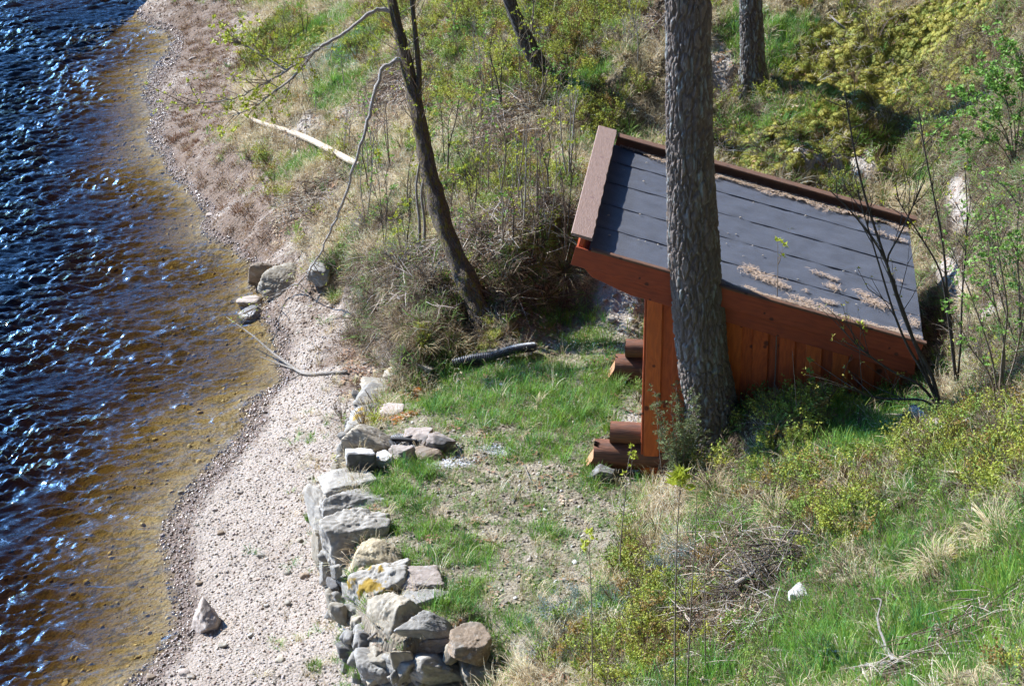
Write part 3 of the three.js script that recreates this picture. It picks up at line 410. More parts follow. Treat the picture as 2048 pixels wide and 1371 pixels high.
// dry stone wall
{
  const base = onLevel(720, 1180, -0.8), wall = thing('dry_stone_wall', 'dry stone retaining wall of grey boulders curving along the terrace edge above the beach', 'stone wall', base);
  const S = (...a) => stoneAt('stone', wall, ...a);
  // top row and the near end, in order from the fire ring to the near end
  S(699, 962, 96, 42, -0.06, { tone: 'light', dz: 0.3, rz: 0.12, sy: 0.8, skew: 0.3 });
  S(706, 1022, 112, 92, -0.12, { tone: 'grey', dz: 0.22, ry: 0.5, cuts: 5 });
  S(655, 1035, 40, 90, -0.3, { tone: 'light', dz: 0.2, ry: 0.4 });
  S(722, 1086, 112, 118, -0.16, { tone: 'light', dz: 0.24, ry: 0.55, cuts: 5, seed: 61 });
  S(745, 1045, 75, 46, -0.02, { tone: 'light', dz: 0.16, rz: -0.35, cuts: 6 });
  S(771, 1107, 74, 64, 0.03, { tone: 'ochre', round: true, dz: 0.18, cuts: 3, band: 0.35, rz: -0.4 });
  S(776, 1180, 104, 132, -0.14, { tone: 'light', dz: 0.24, ry: 0.5, seed: 17, moss: (x, y, z) => (x < -0.05 ? 0.62 : 0.05) - Math.abs(y - 0.2) * 0.75 + 0.3 * z });
  S(853, 1163, 88, 42, 0.02, { tone: 'pink', dz: 0.17, sy: 0.75, rz: -0.1 });
  S(810, 1252, 116, 146, -0.16, { tone: 'warm', dz: 0.26, ry: 0.4, seed: 23, cuts: 6, rx: 0, rz: 0.05 });
  S(862, 1198, 70, 34, -0.02, { tone: 'grey', dz: 0.16 });
  S(882, 1252, 84, 42, -0.03, { tone: 'grey', dz: 0.12, rz: -0.55, band: 0.3 });
  S(846, 1272, 34, 32, -0.15, { tone: 'dark' });
  S(866, 1288, 88, 42, -0.18, { tone: 'brown', dz: 0.15, rz: 0.12 });
  S(953, 1289, 74, 52, -0.06, { tone: 'brown', dz: 0.18, rz: -0.06 });
  S(882, 1330, 118, 76, -0.34, { tone: 'light', dz: 0.22, rz: -0.2, seed: 31 });
  S(771, 1340, 74, 80, -0.42, { tone: 'grey', round: true, dz: 0.2 });
  S(828, 1356, 74, 58, -0.5, { tone: 'light', dz: 0.18 });
  S(860, 1378, 56, 44, -0.56, { tone: 'brown' }); S(915, 1385, 90, 60, -0.55, { tone: 'grey' }); S(960, 1340, 60, 46, -0.3, { tone: 'warm' });
  S(766, 1296, 30, 26, -0.3, { tone: 'brown' });
  S(687, 1205, 38, 78, -0.45, { tone: 'warm', ry: 0.5 }); S(713, 1212, 40, 84, -0.4, { tone: 'light', ry: 0.5 }); S(722, 1258, 30, 32, -0.5, { tone: 'pink' }); S(742, 1250, 40, 96, -0.4, { tone: 'warm', ry: 0.5, dz: 0.2 });
  S(657, 1110, 30, 104, -0.42, { tone: 'warm', ry: 0.5 }); S(672, 1140, 36, 80, -0.46, { tone: 'grey', ry: 0.4 }); S(733, 1292, 40, 44, -0.55, { tone: 'grey' }); S(714, 1310, 30, 84, -0.62, { tone: 'dark', ry: 0.5 }); S(690, 1165, 34, 46, -0.4, { tone: 'light' });
  // flat kerb stones of the far end
  S(812, 746, 68, 24, -0.2, { tone: 'warm', dz: 0.24, sy: 0.7 }); S(775, 774, 74, 20, -0.25, { tone: 'warm', dz: 0.26, sy: 0.8 }); S(752, 794, 60, 20, -0.25, { tone: 'grey', dz: 0.26, sy: 0.8 }); S(732, 793, 24, 22, -0.3, { tone: 'grey' }); S(790, 818, 50, 18, -0.08, { tone: 'pink', dz: 0.2 }); S(752, 815, 40, 20, -0.14, { tone: 'dark' });
  S(738, 838, 54, 40, -0.14, { tone: 'grey', dz: 0.2, moss: (x, y) => y * 0.9 - 0.28 - Math.abs(x) * 0.2 }); S(858, 731, 34, 16, -0.06, { tone: 'light' }); S(700, 905, 34, 60, -0.25, { tone: 'grey' }); S(690, 945, 30, 40, -0.35, { tone: 'grey' });
  // lower courses, packed behind and under the top row along the outer face
  const r = rng(88), tones = ['grey', 'warm', 'grey', 'dark', 'grey', 'warm'];
  for (let i = 1; i < wallW.length - 2; i++) { const a = wallW[i], b = wallW[i + 1], L = a.distanceTo(b), n = Math.max(1, Math.round(L / 0.21)); for (let k = 0; k < n; k++) for (const y of i < 10 ? [-0.32, -0.52, -0.72] : [-0.45, -0.65]) {
    const q = a.clone().lerp(b, (k + 0.5 + 0.4 * (r() - 0.5)) / n), sx = 0.13 + 0.05 * r(), m = mesh('stone', rockGeo(500 + i * 31 + k * 7 + Math.round(-y * 10), sx, 0.115 + 0.03 * r(), 0.14, { tone: i >= 9 ? 'dark' : tones[(r() * 6) | 0], detail: 14 }), rockMat, wall);
    const dir = b.clone().sub(a).setY(0).normalize(), out = V(-dir.z, 0, dir.x); m.position.set(q.x + out.x * (0.06 + 0.07 * r()), y + 0.03 * (r() - 0.5), q.z + out.z * (0.06 + 0.07 * r())).sub(base); m.rotation.set((r() - 0.5) * 0.4, Math.atan2(-dir.z, dir.x) + (r() - 0.5) * 0.4, (r() - 0.5) * 0.4);
  } }
  // packing stones in the gaps
  for (let i = 1; i < 10; i++) { const a = wallW[i], b = wallW[i + 1], n = Math.max(2, Math.round(a.distanceTo(b) / 0.09)); for (let k = 0; k < n; k++) { const q = a.clone().lerp(b, (k + r()) / n), s = 0.035 + 0.04 * r(), dir = b.clone().sub(a).setY(0).normalize(), m = mesh('stone', rockGeo(900 + i * 17 + k, s * 1.3, s, s, { tone: tones[(r() * 6) | 0], detail: 5 }), rockMat, wall), off = -0.09 + 0.05 * r(); m.position.set(q.x - dir.z * off, -0.72 + 0.62 * r(), q.z + dir.x * off).sub(base); m.rotation.set(r(), r() * 6, r()); } }
}
// fire ring
{
  const R = (u, v, w, h, y, label, o = {}) => tag(stoneAt('fire_ring_stone', null, u, v, w, h, y, { soot: (x, yy, z) => 0.2 - 0.3 * yy, ...o }), label, 'stone', 'stones of the fire ring');
  R(738, 880, 84, 42, 0.07, 'long tilted grey slab on the lake side of the fire ring', { tone: 'warm', dz: 0.17, rz: -0.38, soot: (x, y) => x * 0.8 - 0.35 });
  R(836, 872, 62, 30, 0.05, 'flat pale stone at the back of the fire ring', { tone: 'pink', dz: 0.16, soot: (x, y, z) => z * 0.6 - 0.1 });
  R(881, 886, 56, 40, 0.08, 'dark-faced wedge stone at the shelter side of the fire ring', { tone: 'pink', dz: 0.15, rz: -0.2, soot: (x, y, z) => 0.9 * z - 0.15 });
  R(719, 921, 54, 42, 0.05, 'white-topped square block at the lake corner of the fire ring', { tone: 'white', dz: 0.14, rz: 0.02, ry: 0.2, skew: 0.25, cuts: 2, soot: (x, y, z) => 0.95 * z - 0.2 });
  R(809, 909, 52, 32, 0.04, 'rough pinkish stone at the near side of the fire ring', { tone: 'pink', dz: 0.11, soot: () => -0.3 });
  R(862, 912, 58, 32, 0.03, 'rounded brown stone in front of the dark-faced wedge stone', { tone: 'brown', dz: 0.13, round: true });
  R(768, 918, 34, 20, 0.03, 'small ash-white stone between the square block and the pinkish stone', { tone: 'white', soot: () => -0.5 });
  // ash bed and charred wood
  const c = hit(800, 893), ashTex = dataTex(256, 256, (u, v, o) => { const a = n2(u * 30, v * 30), b = n2(u * 80, v * 80), k = clamp(0.5 + 0.8 * a + 0.4 * b, 0, 1); o[0] = lerp(0.02, 0.42, k * k); o[1] = lerp(0.019, 0.42, k * k); o[2] = lerp(0.018, 0.425, k * k); });
  const pos = [], uv = [], idx = [], K = 40, J = 14; for (let j = 0; j <= J; j++) for (let i = 0; i < K; i++) { const a = i / K * 6.2832, q = j / J, e = 1 + 0.25 * n2(Math.cos(a) * 2, Math.sin(a) * 2), x = c.x + Math.cos(a) * q * 0.36 * e, z = c.z + Math.sin(a) * q * 0.27 * e; pos.push(x - c.x, height(x, z) - c.y + 0.045 * (1 - q * q) * (1 + 0.5 * n2(x * 14, z * 14)) - (j === J ? 0.02 : 0), z - c.z); uv.push(x * 1.5, z * 1.5); }
  for (let j = 0; j < J; j++) for (let i = 0; i < K; i++) { const a = j * K + i, b = j * K + (i + 1) % K; idx.push(a, b, a + K, b, b + K, a + K); }
  const ash = mesh('ash_bed', geoOf(pos, idx, { uv }), new THREE.MeshStandardMaterial({ map: ashTex, roughness: 1, side: THREE.DoubleSide })); ash.position.copy(c); tag(ash, 'white ash and black char inside the fire ring', 'ash', null, 'stuff');
  const coal = new THREE.MeshStandardMaterial({ color: new THREE.Color().setRGB(0.018, 0.017, 0.016), roughness: 0.8 });
  for (const [dx, dz, a, l, lab] of [[0.02, 0.0, 0.4, 0.16, 'longest charred stick in the middle of the fire ring'], [0.12, -0.06, 2.4, 0.12, 'charred stick at the back of the fire ring'], [-0.08, 0.08, 1.3, 0.11, 'charred stump of wood by the tilted slab'], [0.2, 0.05, 0.0, 0.1, 'charred stick beside the dark-faced wedge stone']]) { const d = V(Math.cos(a) * l, 0.02, Math.sin(a) * l), m = mesh('charred_stick', tube([d.clone().multiplyScalar(-1), V(0, 0.01, 0.01), d], [0.017, 0.024, 0.014], 8, { lump: 0.25, lf: 12 }), coal); m.position.set(c.x + dx, c.y + 0.075, c.z + dz); tag(m, lab, 'charred wood', 'charred sticks in the fire ring'); }
}
// single stones
const lone = (name, label, cat, group, u, v, w, h, dy, o) => { const p = hit(u, v), m = stoneAt(name, null, u, v, w, h, p.y + dy, o); return tag(m, label, cat, group); };
lone('beach_boulder', 'pale pointed boulder alone on the gravel beach', 'boulder', null, 415, 1238, 48, 50, 0.07, { tone: 'pink', seed: 9, dz: 0.13, cuts: 5, skew: 1.3 });
lone('shore_boulder', 'dark narrow boulder at the water beside the big rounded boulder', 'boulder', 'boulders at the waterline', 520, 548, 38, 54, 0.08, { tone: 'brown', round: true, mat: rockMat, wetline: -0.08, rz: -0.3 });
lone('shore_boulder', 'large pale rounded boulder at the waterline, biggest of the shore boulders', 'boulder', 'boulders at the waterline', 562, 556, 70, 44, 0.04, { tone: 'warm', round: true, dz: 0.36, rz: -0.15, cuts: 4 });
lone('shore_boulder', 'flat pinkish boulder half in the water with a wet foot', 'boulder', 'boulders at the waterline', 502, 602, 52, 26, 0.02, { tone: 'pink', round: true, dz: 0.24, wetline: -0.01 });
lone('shore_boulder', 'wet black boulder sitting in the lake edge', 'boulder', 'boulders at the waterline', 500, 632, 50, 34, 0.03, { tone: 'dark', mat: wetRockMat, rz: 0.4, dz: 0.16 });
lone('hillside_boulder', 'grey boulder under the hanging branch above the shore boulders', 'boulder', null, 640, 540, 40, 30, 0.0, { tone: 'grey', dz: 0.25 });
lone('hillside_stone', 'small whitish stone in the grass of the near right slope', 'stone', null, 1596, 1192, 40, 34, 0.06, { tone: 'white', dz: 0.09, skew: 1 });
lone('footing_stone', 'grey stone wedged under the lower foundation log', 'stone', null, 1205, 950, 46, 40, 0.04, { tone: 'dark', dz: 0.12 });
{
  const r = rng(61);
  for (const [u, v, w] of [[560, 1320, 20], [700, 965, 12], [610, 1150, 20], [575, 1206, 14], [500, 1270, 12], [640, 1018, 11], [600, 1080, 13], [480, 985, 13], [430, 1020, 12], [520, 1110, 14], [397, 1165, 13], [445, 1290, 18], [620, 955, 14], [370, 1345, 22], [360, 985, 14], [385, 118, 18], [337, 118, 14], [436, 152, 10], [420, 432, 18], [380, 1352, 16], [300, 1355, 18], [575, 1145, 12], [440, 1065, 14], [532, 1210, 11]])
    lone('beach_stone', `${w > 16 ? 'fist-sized' : 'small'} stone on the beach gravel ${v < 450 ? 'of the far shore' : u > 590 ? 'close to the wall foot' : u < 400 ? 'beside the waterline' : v > 1180 ? 'right of the pointed boulder' : 'in the middle of the beach'}`, 'stone', 'larger stones on the beach', u, v, w, w * 0.62, 0.01, { tone: ['light', 'pink', 'warm', 'brown'][(r() * 4) | 0], round: true, detail: 5, dz: w / 420 });
  for (const [u, v, w] of [[1040, 607, 10], [1700, 207, 14], [1724, 232, 12], [1745, 218, 11], [1660, 88, 9], [1005, 770, 8], [1130, 1160, 10], [1112, 1275, 14], [1150, 1125, 12], [1090, 1020, 9], [1230, 590, 12], [1250, 610, 14], [1222, 640, 12], [1240, 660, 10], [1210, 600, 10], [1265, 640, 12]])
    lone('ground_stone', `small pale stone ${v < 300 ? 'in the moss of the upper right slope' : u > 1200 && v < 700 ? 'on the gravel slope beside the shelter front' : v > 900 ? 'on the bare lower terrace' : 'at the back of the terrace'}`, 'stone', 'small stones in the ground', u, v, w * 1.1, w * 0.8, 0.005, { tone: ['white', 'light', 'grey'][(r() * 3) | 0], round: true, detail: 5, dz: w / 420 });
}
// ---------------------------------------------------------------- wood and leaves
function tube(pts, radii, sides = 7, o = {}) { // tapered tube through points
  const n = pts.length, pos = [], uv = [], idx = [], col = [], T = V(0, 0, 0), N = V(0, 0, 0), B = V(0, 0, 0); let up = V(0.31, 0.2, 0.93), len = 0;
  for (let i = 0; i < n; i++) {
    T.copy(pts[Math.min(i + 1, n - 1)]).sub(pts[Math.max(i - 1, 0)]).normalize(); N.copy(up).addScaledVector(T, -up.dot(T)).normalize(); up.copy(N); B.copy(T).cross(N);
    if (i) len += pts[i].distanceTo(pts[i - 1]); const r = radii[i];
    for (let k = 0; k <= sides; k++) { const a = (k % sides) / sides * 6.28318, w = o.lump ? 1 + o.lump * n3(Math.cos(a) * 1.2 + pts[i].x, Math.sin(a) * 1.2 + pts[i].z, len * (o.lf ?? 3)) : 1, cx = Math.cos(a) * r * w, cy = Math.sin(a) * r * w; pos.push(pts[i].x + N.x * cx + B.x * cy, pts[i].y + N.y * cx + B.y * cy, pts[i].z + N.z * cx + B.z * cy); uv.push(k / sides * (o.ur ?? 1), len / (o.vl ?? 0.6)); }
  }
  const w = sides + 1; for (let i = 0; i < n - 1; i++) for (let k = 0; k < sides; k++) { const a = i * w + k, b = a + w; idx.push(a, a + 1, b, a + 1, b + 1, b); }
  const g = geoOf(pos, idx, { uv }); if (!o.nofix) { const nn = g.attributes.normal; for (let i = 0; i < n; i++) { const a = i * w, b = a + sides; const x = nn.getX(a) + nn.getX(b), y = nn.getY(a) + nn.getY(b), z = nn.getZ(a) + nn.getZ(b), l = Math.hypot(x, y, z) || 1; nn.setXYZ(a, x / l, y / l, z / l); nn.setXYZ(b, x / l, y / l, z / l); } } return g;
}
function curve(pts, n) { const c = new THREE.CatmullRomCurve3(pts, false, 'centripetal'); return Array.from({ length: n + 1 }, (_, i) => c.getPoint(i / n)); }
class LeafPile { constructor() { this.p = []; this.i = []; }
  leaf(o, d, s, len, wid, fold = 0.25) { const k = this.p.length / 3, n = d.clone().cross(s).normalize(), a = o.clone().addScaledVector(d, len * 0.45), P = (v) => this.p.push(v.x, v.y, v.z); P(o); P(a.clone().addScaledVector(s, wid / 2).addScaledVector(n, wid * fold)); P(a.clone().addScaledVector(s, -wid / 2).addScaledVector(n, wid * fold)); P(o.clone().addScaledVector(d, len).addScaledVector(n, -len * 0.12)); this.i.push(k, k + 1, k + 2, k + 1, k + 3, k + 2); }
  tuft(o, r, n, len, wid, up = 0.4) { for (let i = 0; i < n; i++) { const d = V(r() * 2 - 1, r() * 1.4 - 0.7 + up, r() * 2 - 1).normalize(), s = V(r() - 0.5, r() - 0.5, r() - 0.5).cross(d).normalize(); this.leaf(o.clone().addScaledVector(d, 0.004), d, s, len * (0.6 + 0.6 * r()), wid * (0.7 + 0.5 * r())); } }
  geo() { return geoOf(this.p, this.i); } }
const leafMat = (r, g, b, t = 0.4) => new THREE.MeshPhysicalMaterial({ color: new THREE.Color().setRGB(r, g, b), roughness: 0.8, transmission: t, thickness: 0, side: THREE.DoubleSide, specularIntensity: 0.3 });
const LM = { spring: leafMat(0.40, 0.44, 0.05), bright: leafMat(0.20, 0.36, 0.07), olive: leafMat(0.30, 0.27, 0.05), juniper: leafMat(0.15, 0.185, 0.075, 0.25), needle: leafMat(0.03, 0.06, 0.025, 0.1), fresh: leafMat(0.13, 0.24, 0.06) };
const barkTexOf = (seed, a, b, l, ls) => dataTex(256, 512, (u, v, o) => { const f = tileN(u, v, 16, seed), g = tileN(u, v * 0.6, 30, seed + 4), m = tileN(u, v, 7, seed + 9); o[0] = a[0]; o[1] = a[1]; o[2] = a[2]; mixc(o, b, clamp(0.45 + 0.6 * f + 0.35 * g, 0, 1)); mixc(o, l, ls * ss(0.15, 0.5, m + 0.3 * f)); });
const barkBump = dataTex(256, 512, (u, v, o) => { o[0] = o[1] = o[2] = 0.5 + 0.35 * tileN(u, v * 0.5, 22, 3) + 0.2 * tileN(u, v, 40, 6); }, false);
const barkM = (t, d = 0.01, rough = 0.95) => new THREE.MeshStandardMaterial({ map: t, bumpMap: barkBump, bumpScale: d, roughness: rough });
const BM = {
  alder: barkM(barkTexOf(1, [0.14, 0.105, 0.075], [0.06, 0.045, 0.033], [0.15, 0.12, 0.02], 0.95), 0.02), dark: barkM(barkTexOf(2, [0.075, 0.06, 0.05], [0.03, 0.026, 0.022], [0.2, 0.2, 0.19], 0.35), 0.015),
  grey: barkM(barkTexOf(3, [0.36, 0.33, 0.3], [0.2, 0.18, 0.16], [0.42, 0.4, 0.37], 0.4), 0.004), twig: barkM(barkTexOf(4, [0.27, 0.21, 0.15], [0.14, 0.105, 0.075], [0.25, 0.22, 0.19], 0.5), 0.002),
  blackTwig: barkM(barkTexOf(5, [0.075, 0.055, 0.042], [0.035, 0.028, 0.022], [0.18, 0.16, 0.14], 0.3), 0.003), pale: barkM(barkTexOf(6, [0.48, 0.4, 0.3], [0.36, 0.28, 0.2], [0.52, 0.46, 0.37], 0.5), 0.004), dead: barkM(barkTexOf(7, [0.34, 0.3, 0.255], [0.18, 0.155, 0.125], [0.34, 0.31, 0.28], 0.5), 0.008), straw: barkM(barkTexOf(8, [0.4, 0.33, 0.22], [0.28, 0.22, 0.14], [0.45, 0.4, 0.3], 0.4), 0.002),
};
// pine trunk with plated bark: real relief, vertical plates parted by fissures
function worley(x, y, seed) { const i = Math.floor(x), j = Math.floor(y); let a = 9, b = 9, id = 0; for (let dj = -1; dj <= 1; dj++) for (let di = -1; di <= 1; di++) { const ii = i + di, jj = j + dj, h = Math.sin(ii * 127.1 + jj * 311.7 + seed) * 43758.5453, k = Math.sin(ii * 269.5 + jj * 183.3 + seed) * 43758.5453, dx = ii + (h - Math.floor(h)) - x, dy = jj + (k - Math.floor(k)) - y, d = dx * dx + dy * dy; if (d < a) { b = a; a = d; id = h - Math.floor(h); } else if (d < b) b = d; } return [Math.sqrt(b) - Math.sqrt(a), id]; }
const plateMat = new THREE.MeshStandardMaterial({ vertexColors: true, roughness: 0.95, bumpMap: barkBump, bumpScale: 0.006 });
function pineTrunk(path, radii, seed, lichen, sides = 190, step = 0.014, flareAt = 0) {
  const c = new THREE.CatmullRomCurve3(path), L = c.getLength(), n = Math.round(L / step), pos = [], uv = [], col = [], idx = [], k = [0, 0, 0];
  const rc = new THREE.CatmullRomCurve3(radii.map((r, i) => V(i, r, 0))), T = V(0, 0, 0), X = V(0, 0, 0), Z = V(0, 0, 0);
  for (let i = 0; i <= n; i++) {
    const t = i / n, p = c.getPoint(t), rad = rc.getPoint(t).y; T.copy(c.getTangent(t)); X.set(1, 0, 0).addScaledVector(T, -T.x).normalize(); Z.copy(X).cross(T);
    for (let s = 0; s <= sides; s++) {
      const a = (s % sides) / sides * 6.28318, ca = Math.cos(a), sa = Math.sin(a), y = t * L, px = Math.round(6.28318 * rad / 0.062), wx = a / 6.28318 * px;
      const wob = 0.35 * n3(ca * 2.2 + seed, sa * 2.2, y * 3), q = (w) => { const [e, id] = worley(w + wob, y * 7.0 + 0.4 * n3(ca * 3, sa * 3 + seed, y * 9), seed); return [e, id]; };
      let [e, id] = q(wx); const sb = ss(px - 1.5, px, wx); if (sb > 0) { const [e2, id2] = q(wx - px); e = lerp(e, e2, sb); id = lerp(id, id2, sb); }
      const plate = ss(0.03, 0.32, e), fine = n3(ca * 9 + seed, sa * 9, y * 22), fl = n3(ca * 20, sa * 20 + seed, y * 60), knot = n3(ca * 1.1 + seed * 3, sa * 1.1, y * 1.1), flare = 1 + 0.6 * Math.exp(-y / 0.26) * (1 + 0.5 * Math.sin(a * 5 + seed)) * flareAt;
      const r = rad * flare * (1 + 0.035 * knot) + 0.02 * plate + 0.010 * (id - 0.5) * plate + 0.005 * fine + 0.0025 * fl - 0.016;
      pos.push(p.x + X.x * ca * r + Z.x * sa * r, p.y + X.y * ca * r + Z.y * sa * r, p.z + X.z * ca * r + Z.z * sa * r); uv.push(s / sides * 4, y / 0.8);
      const g = 0.8 + 0.4 * id + 0.22 * fine; k[0] = 0.125 * g; k[1] = 0.1 * g; k[2] = 0.084 * g; mixc(k, [0.10, 0.07, 0.055], 0.5 * (1 - plate));
      const li = n3(ca * 2.4 + seed * 7, sa * 2.4, y * 2.2) * 0.7 + n3(ca * 7, sa * 7 + seed, y * 8) * 0.6 + lichen; mixc(k, [0.23, 0.27, 0.265], 0.7 * ss(0.42, 0.72, li) * (0.35 + 0.65 * plate));
      if (fl > 0.72) mixc(k, [0.26, 0.27, 0.26], 0.5);
      const mo = n3(ca * 1.6 + 4, sa * 1.6, y * 1.5) - y * 1.1; mixc(k, [0.12, 0.115, 0.02], flareAt * 0.7 * ss(0.0, 0.35, mo + 0.15 * fine)); col.push(...k);
    }
  }
  const w = sides + 1; for (let i = 0; i < n; i++) for (let s = 0; s < sides; s++) { const a = i * w + s, b = a + w; idx.push(a, b, a + 1, a + 1, b, b + 1); }
  return geoOf(pos, idx, { uv, color: col });
}
function pine(label, base, path, radii, seed, lichen, topH) {
  const T = thing('pine_tree', label, 'pine tree', base), L = path.map((p) => p.clone().sub(base)), last = L[L.length - 1], dir = last.clone().sub(L[L.length - 2]).normalize();
  mesh('trunk', pineTrunk(L, radii, seed, lichen, 190, 0.0145, 1), plateMat, T);
  const r = rng(seed), r0 = radii[radii.length - 1], up = [last.clone().addScaledVector(dir, -0.05)]; for (let i = 1; i <= 8; i++) up.push(V(last.x + dir.x * 0.35 * i + 0.05 * r(), last.y + (topH - last.y) * i / 8, last.z + 0.04 * i * r()));
  const parts = [tube(up, up.map((_, i) => lerp(r0 * 1.0, 0.04, i / 8)), 14, { lump: 0.05 })], pile = new LeafPile();
  for (let b = 0; b < 26; b++) { const q = 0.42 + 0.58 * r(), o = up[Math.min(8, Math.round(q * 8))].clone(), a = r() * 6.283, l = (1.1 + 1.3 * r()) * (1.25 - 0.7 * q), d = V(Math.cos(a), 0.25 * (r() - 0.2), Math.sin(a)), pts = [o, o.clone().addScaledVector(d, l * 0.5), o.clone().addScaledVector(d, l).add(V(0, 0.2, 0))]; parts.push(tube(curve(pts, 5), [0.05, 0.045, 0.04, 0.03, 0.02, 0.01], 5)); for (let k = 0; k < 16; k++) { const c = o.clone().addScaledVector(d, l * (0.35 + 0.7 * r())).add(V((r() - 0.5) * 0.7, (r() - 0.3) * 0.35, (r() - 0.5) * 0.7)); pile.tuft(c, r, 16, 0.16, 0.02, 0.3); } }
  mesh('upper_stem', mergeGeometries(parts), BM.dark, T); mesh('crown', pile.geo(), LM.needle, T); return T;
}
{
  const b = hit(1436, 884), z = b.z, P = (u, v, dz = 0) => onPlaneZ(u, v, z + dz);
  pine('big pine trunk with plated grey bark in front of the shelter', b, [P(1440, 925, 0), P(1426, 830), P(1404, 700, -0.02), P(1388, 500, -0.03), P(1380, 300, 0), P(1377, 100, 0.03), P(1376, -120, 0.06)], [0.252, 0.245, 0.24, 0.233, 0.213, 0.2, 0.192].map((x) => x * 1.0), 5, 0.05, 13);
  const b2 = hit(1506, 176), z2 = b2.z, Q = (u, v, dz = 0) => onPlaneZ(u, v, z2 + dz);
  pine('slimmer pine trunk with mossy foot beside the gravel path at the top', b2, [Q(1507, 195), Q(1506, 130), Q(1504, 60), Q(1502, 0), Q(1500, -120)], [0.17, 0.148, 0.142, 0.138, 0.134], 15, 0.22, 13);
}
// leaning alder with two long hanging branches
function twigs(r, pts, n, len, rad, parts, pile, lf, upb = 0.25) { // side twigs along a limb
  for (let i = 0; i < n; i++) { const t = Math.pow(r(), 0.8) * (pts.length - 2) | 0, o = pts[t].clone().lerp(pts[t + 1], r()), T = pts[t + 1].clone().sub(pts[t]).normalize(), d = V(r() * 2 - 1, r() * 1.2 - 0.6 + upb, r() * 2 - 1).addScaledVector(T, 0.8).normalize(), l = len * (0.35 + 0.9 * r()), m = o.clone().addScaledVector(d, l * 0.5).add(V((r() - 0.5) * l * 0.25, (r() - 0.4) * l * 0.2, (r() - 0.5) * l * 0.25)), e = o.clone().addScaledVector(d, l).add(V(0, l * 0.12 * r(), 0)); const q = [o, m, e]; parts.push(tube(q, [rad, rad * 0.7, rad * 0.35], 4)); if (lf) { const N = lf.n ?? 2; for (let k = 0; k < N; k++) pile.tuft(k ? m.clone().lerp(e, r()) : e, r, lf.k ?? 4, lf.len, lf.wid, lf.up ?? 0.3); if (lf.sub && r() < 0.6) { const dd = d.clone().add(V(r() - 0.5, r() - 0.3, r() - 0.5)).normalize(), e2 = m.clone().addScaledVector(dd, l * 0.45); parts.push(tube([m, e2], [rad * 0.6, rad * 0.3], 3)); pile.tuft(e2, r, lf.k ?? 4, lf.len, lf.wid, 0.3); } } }
}
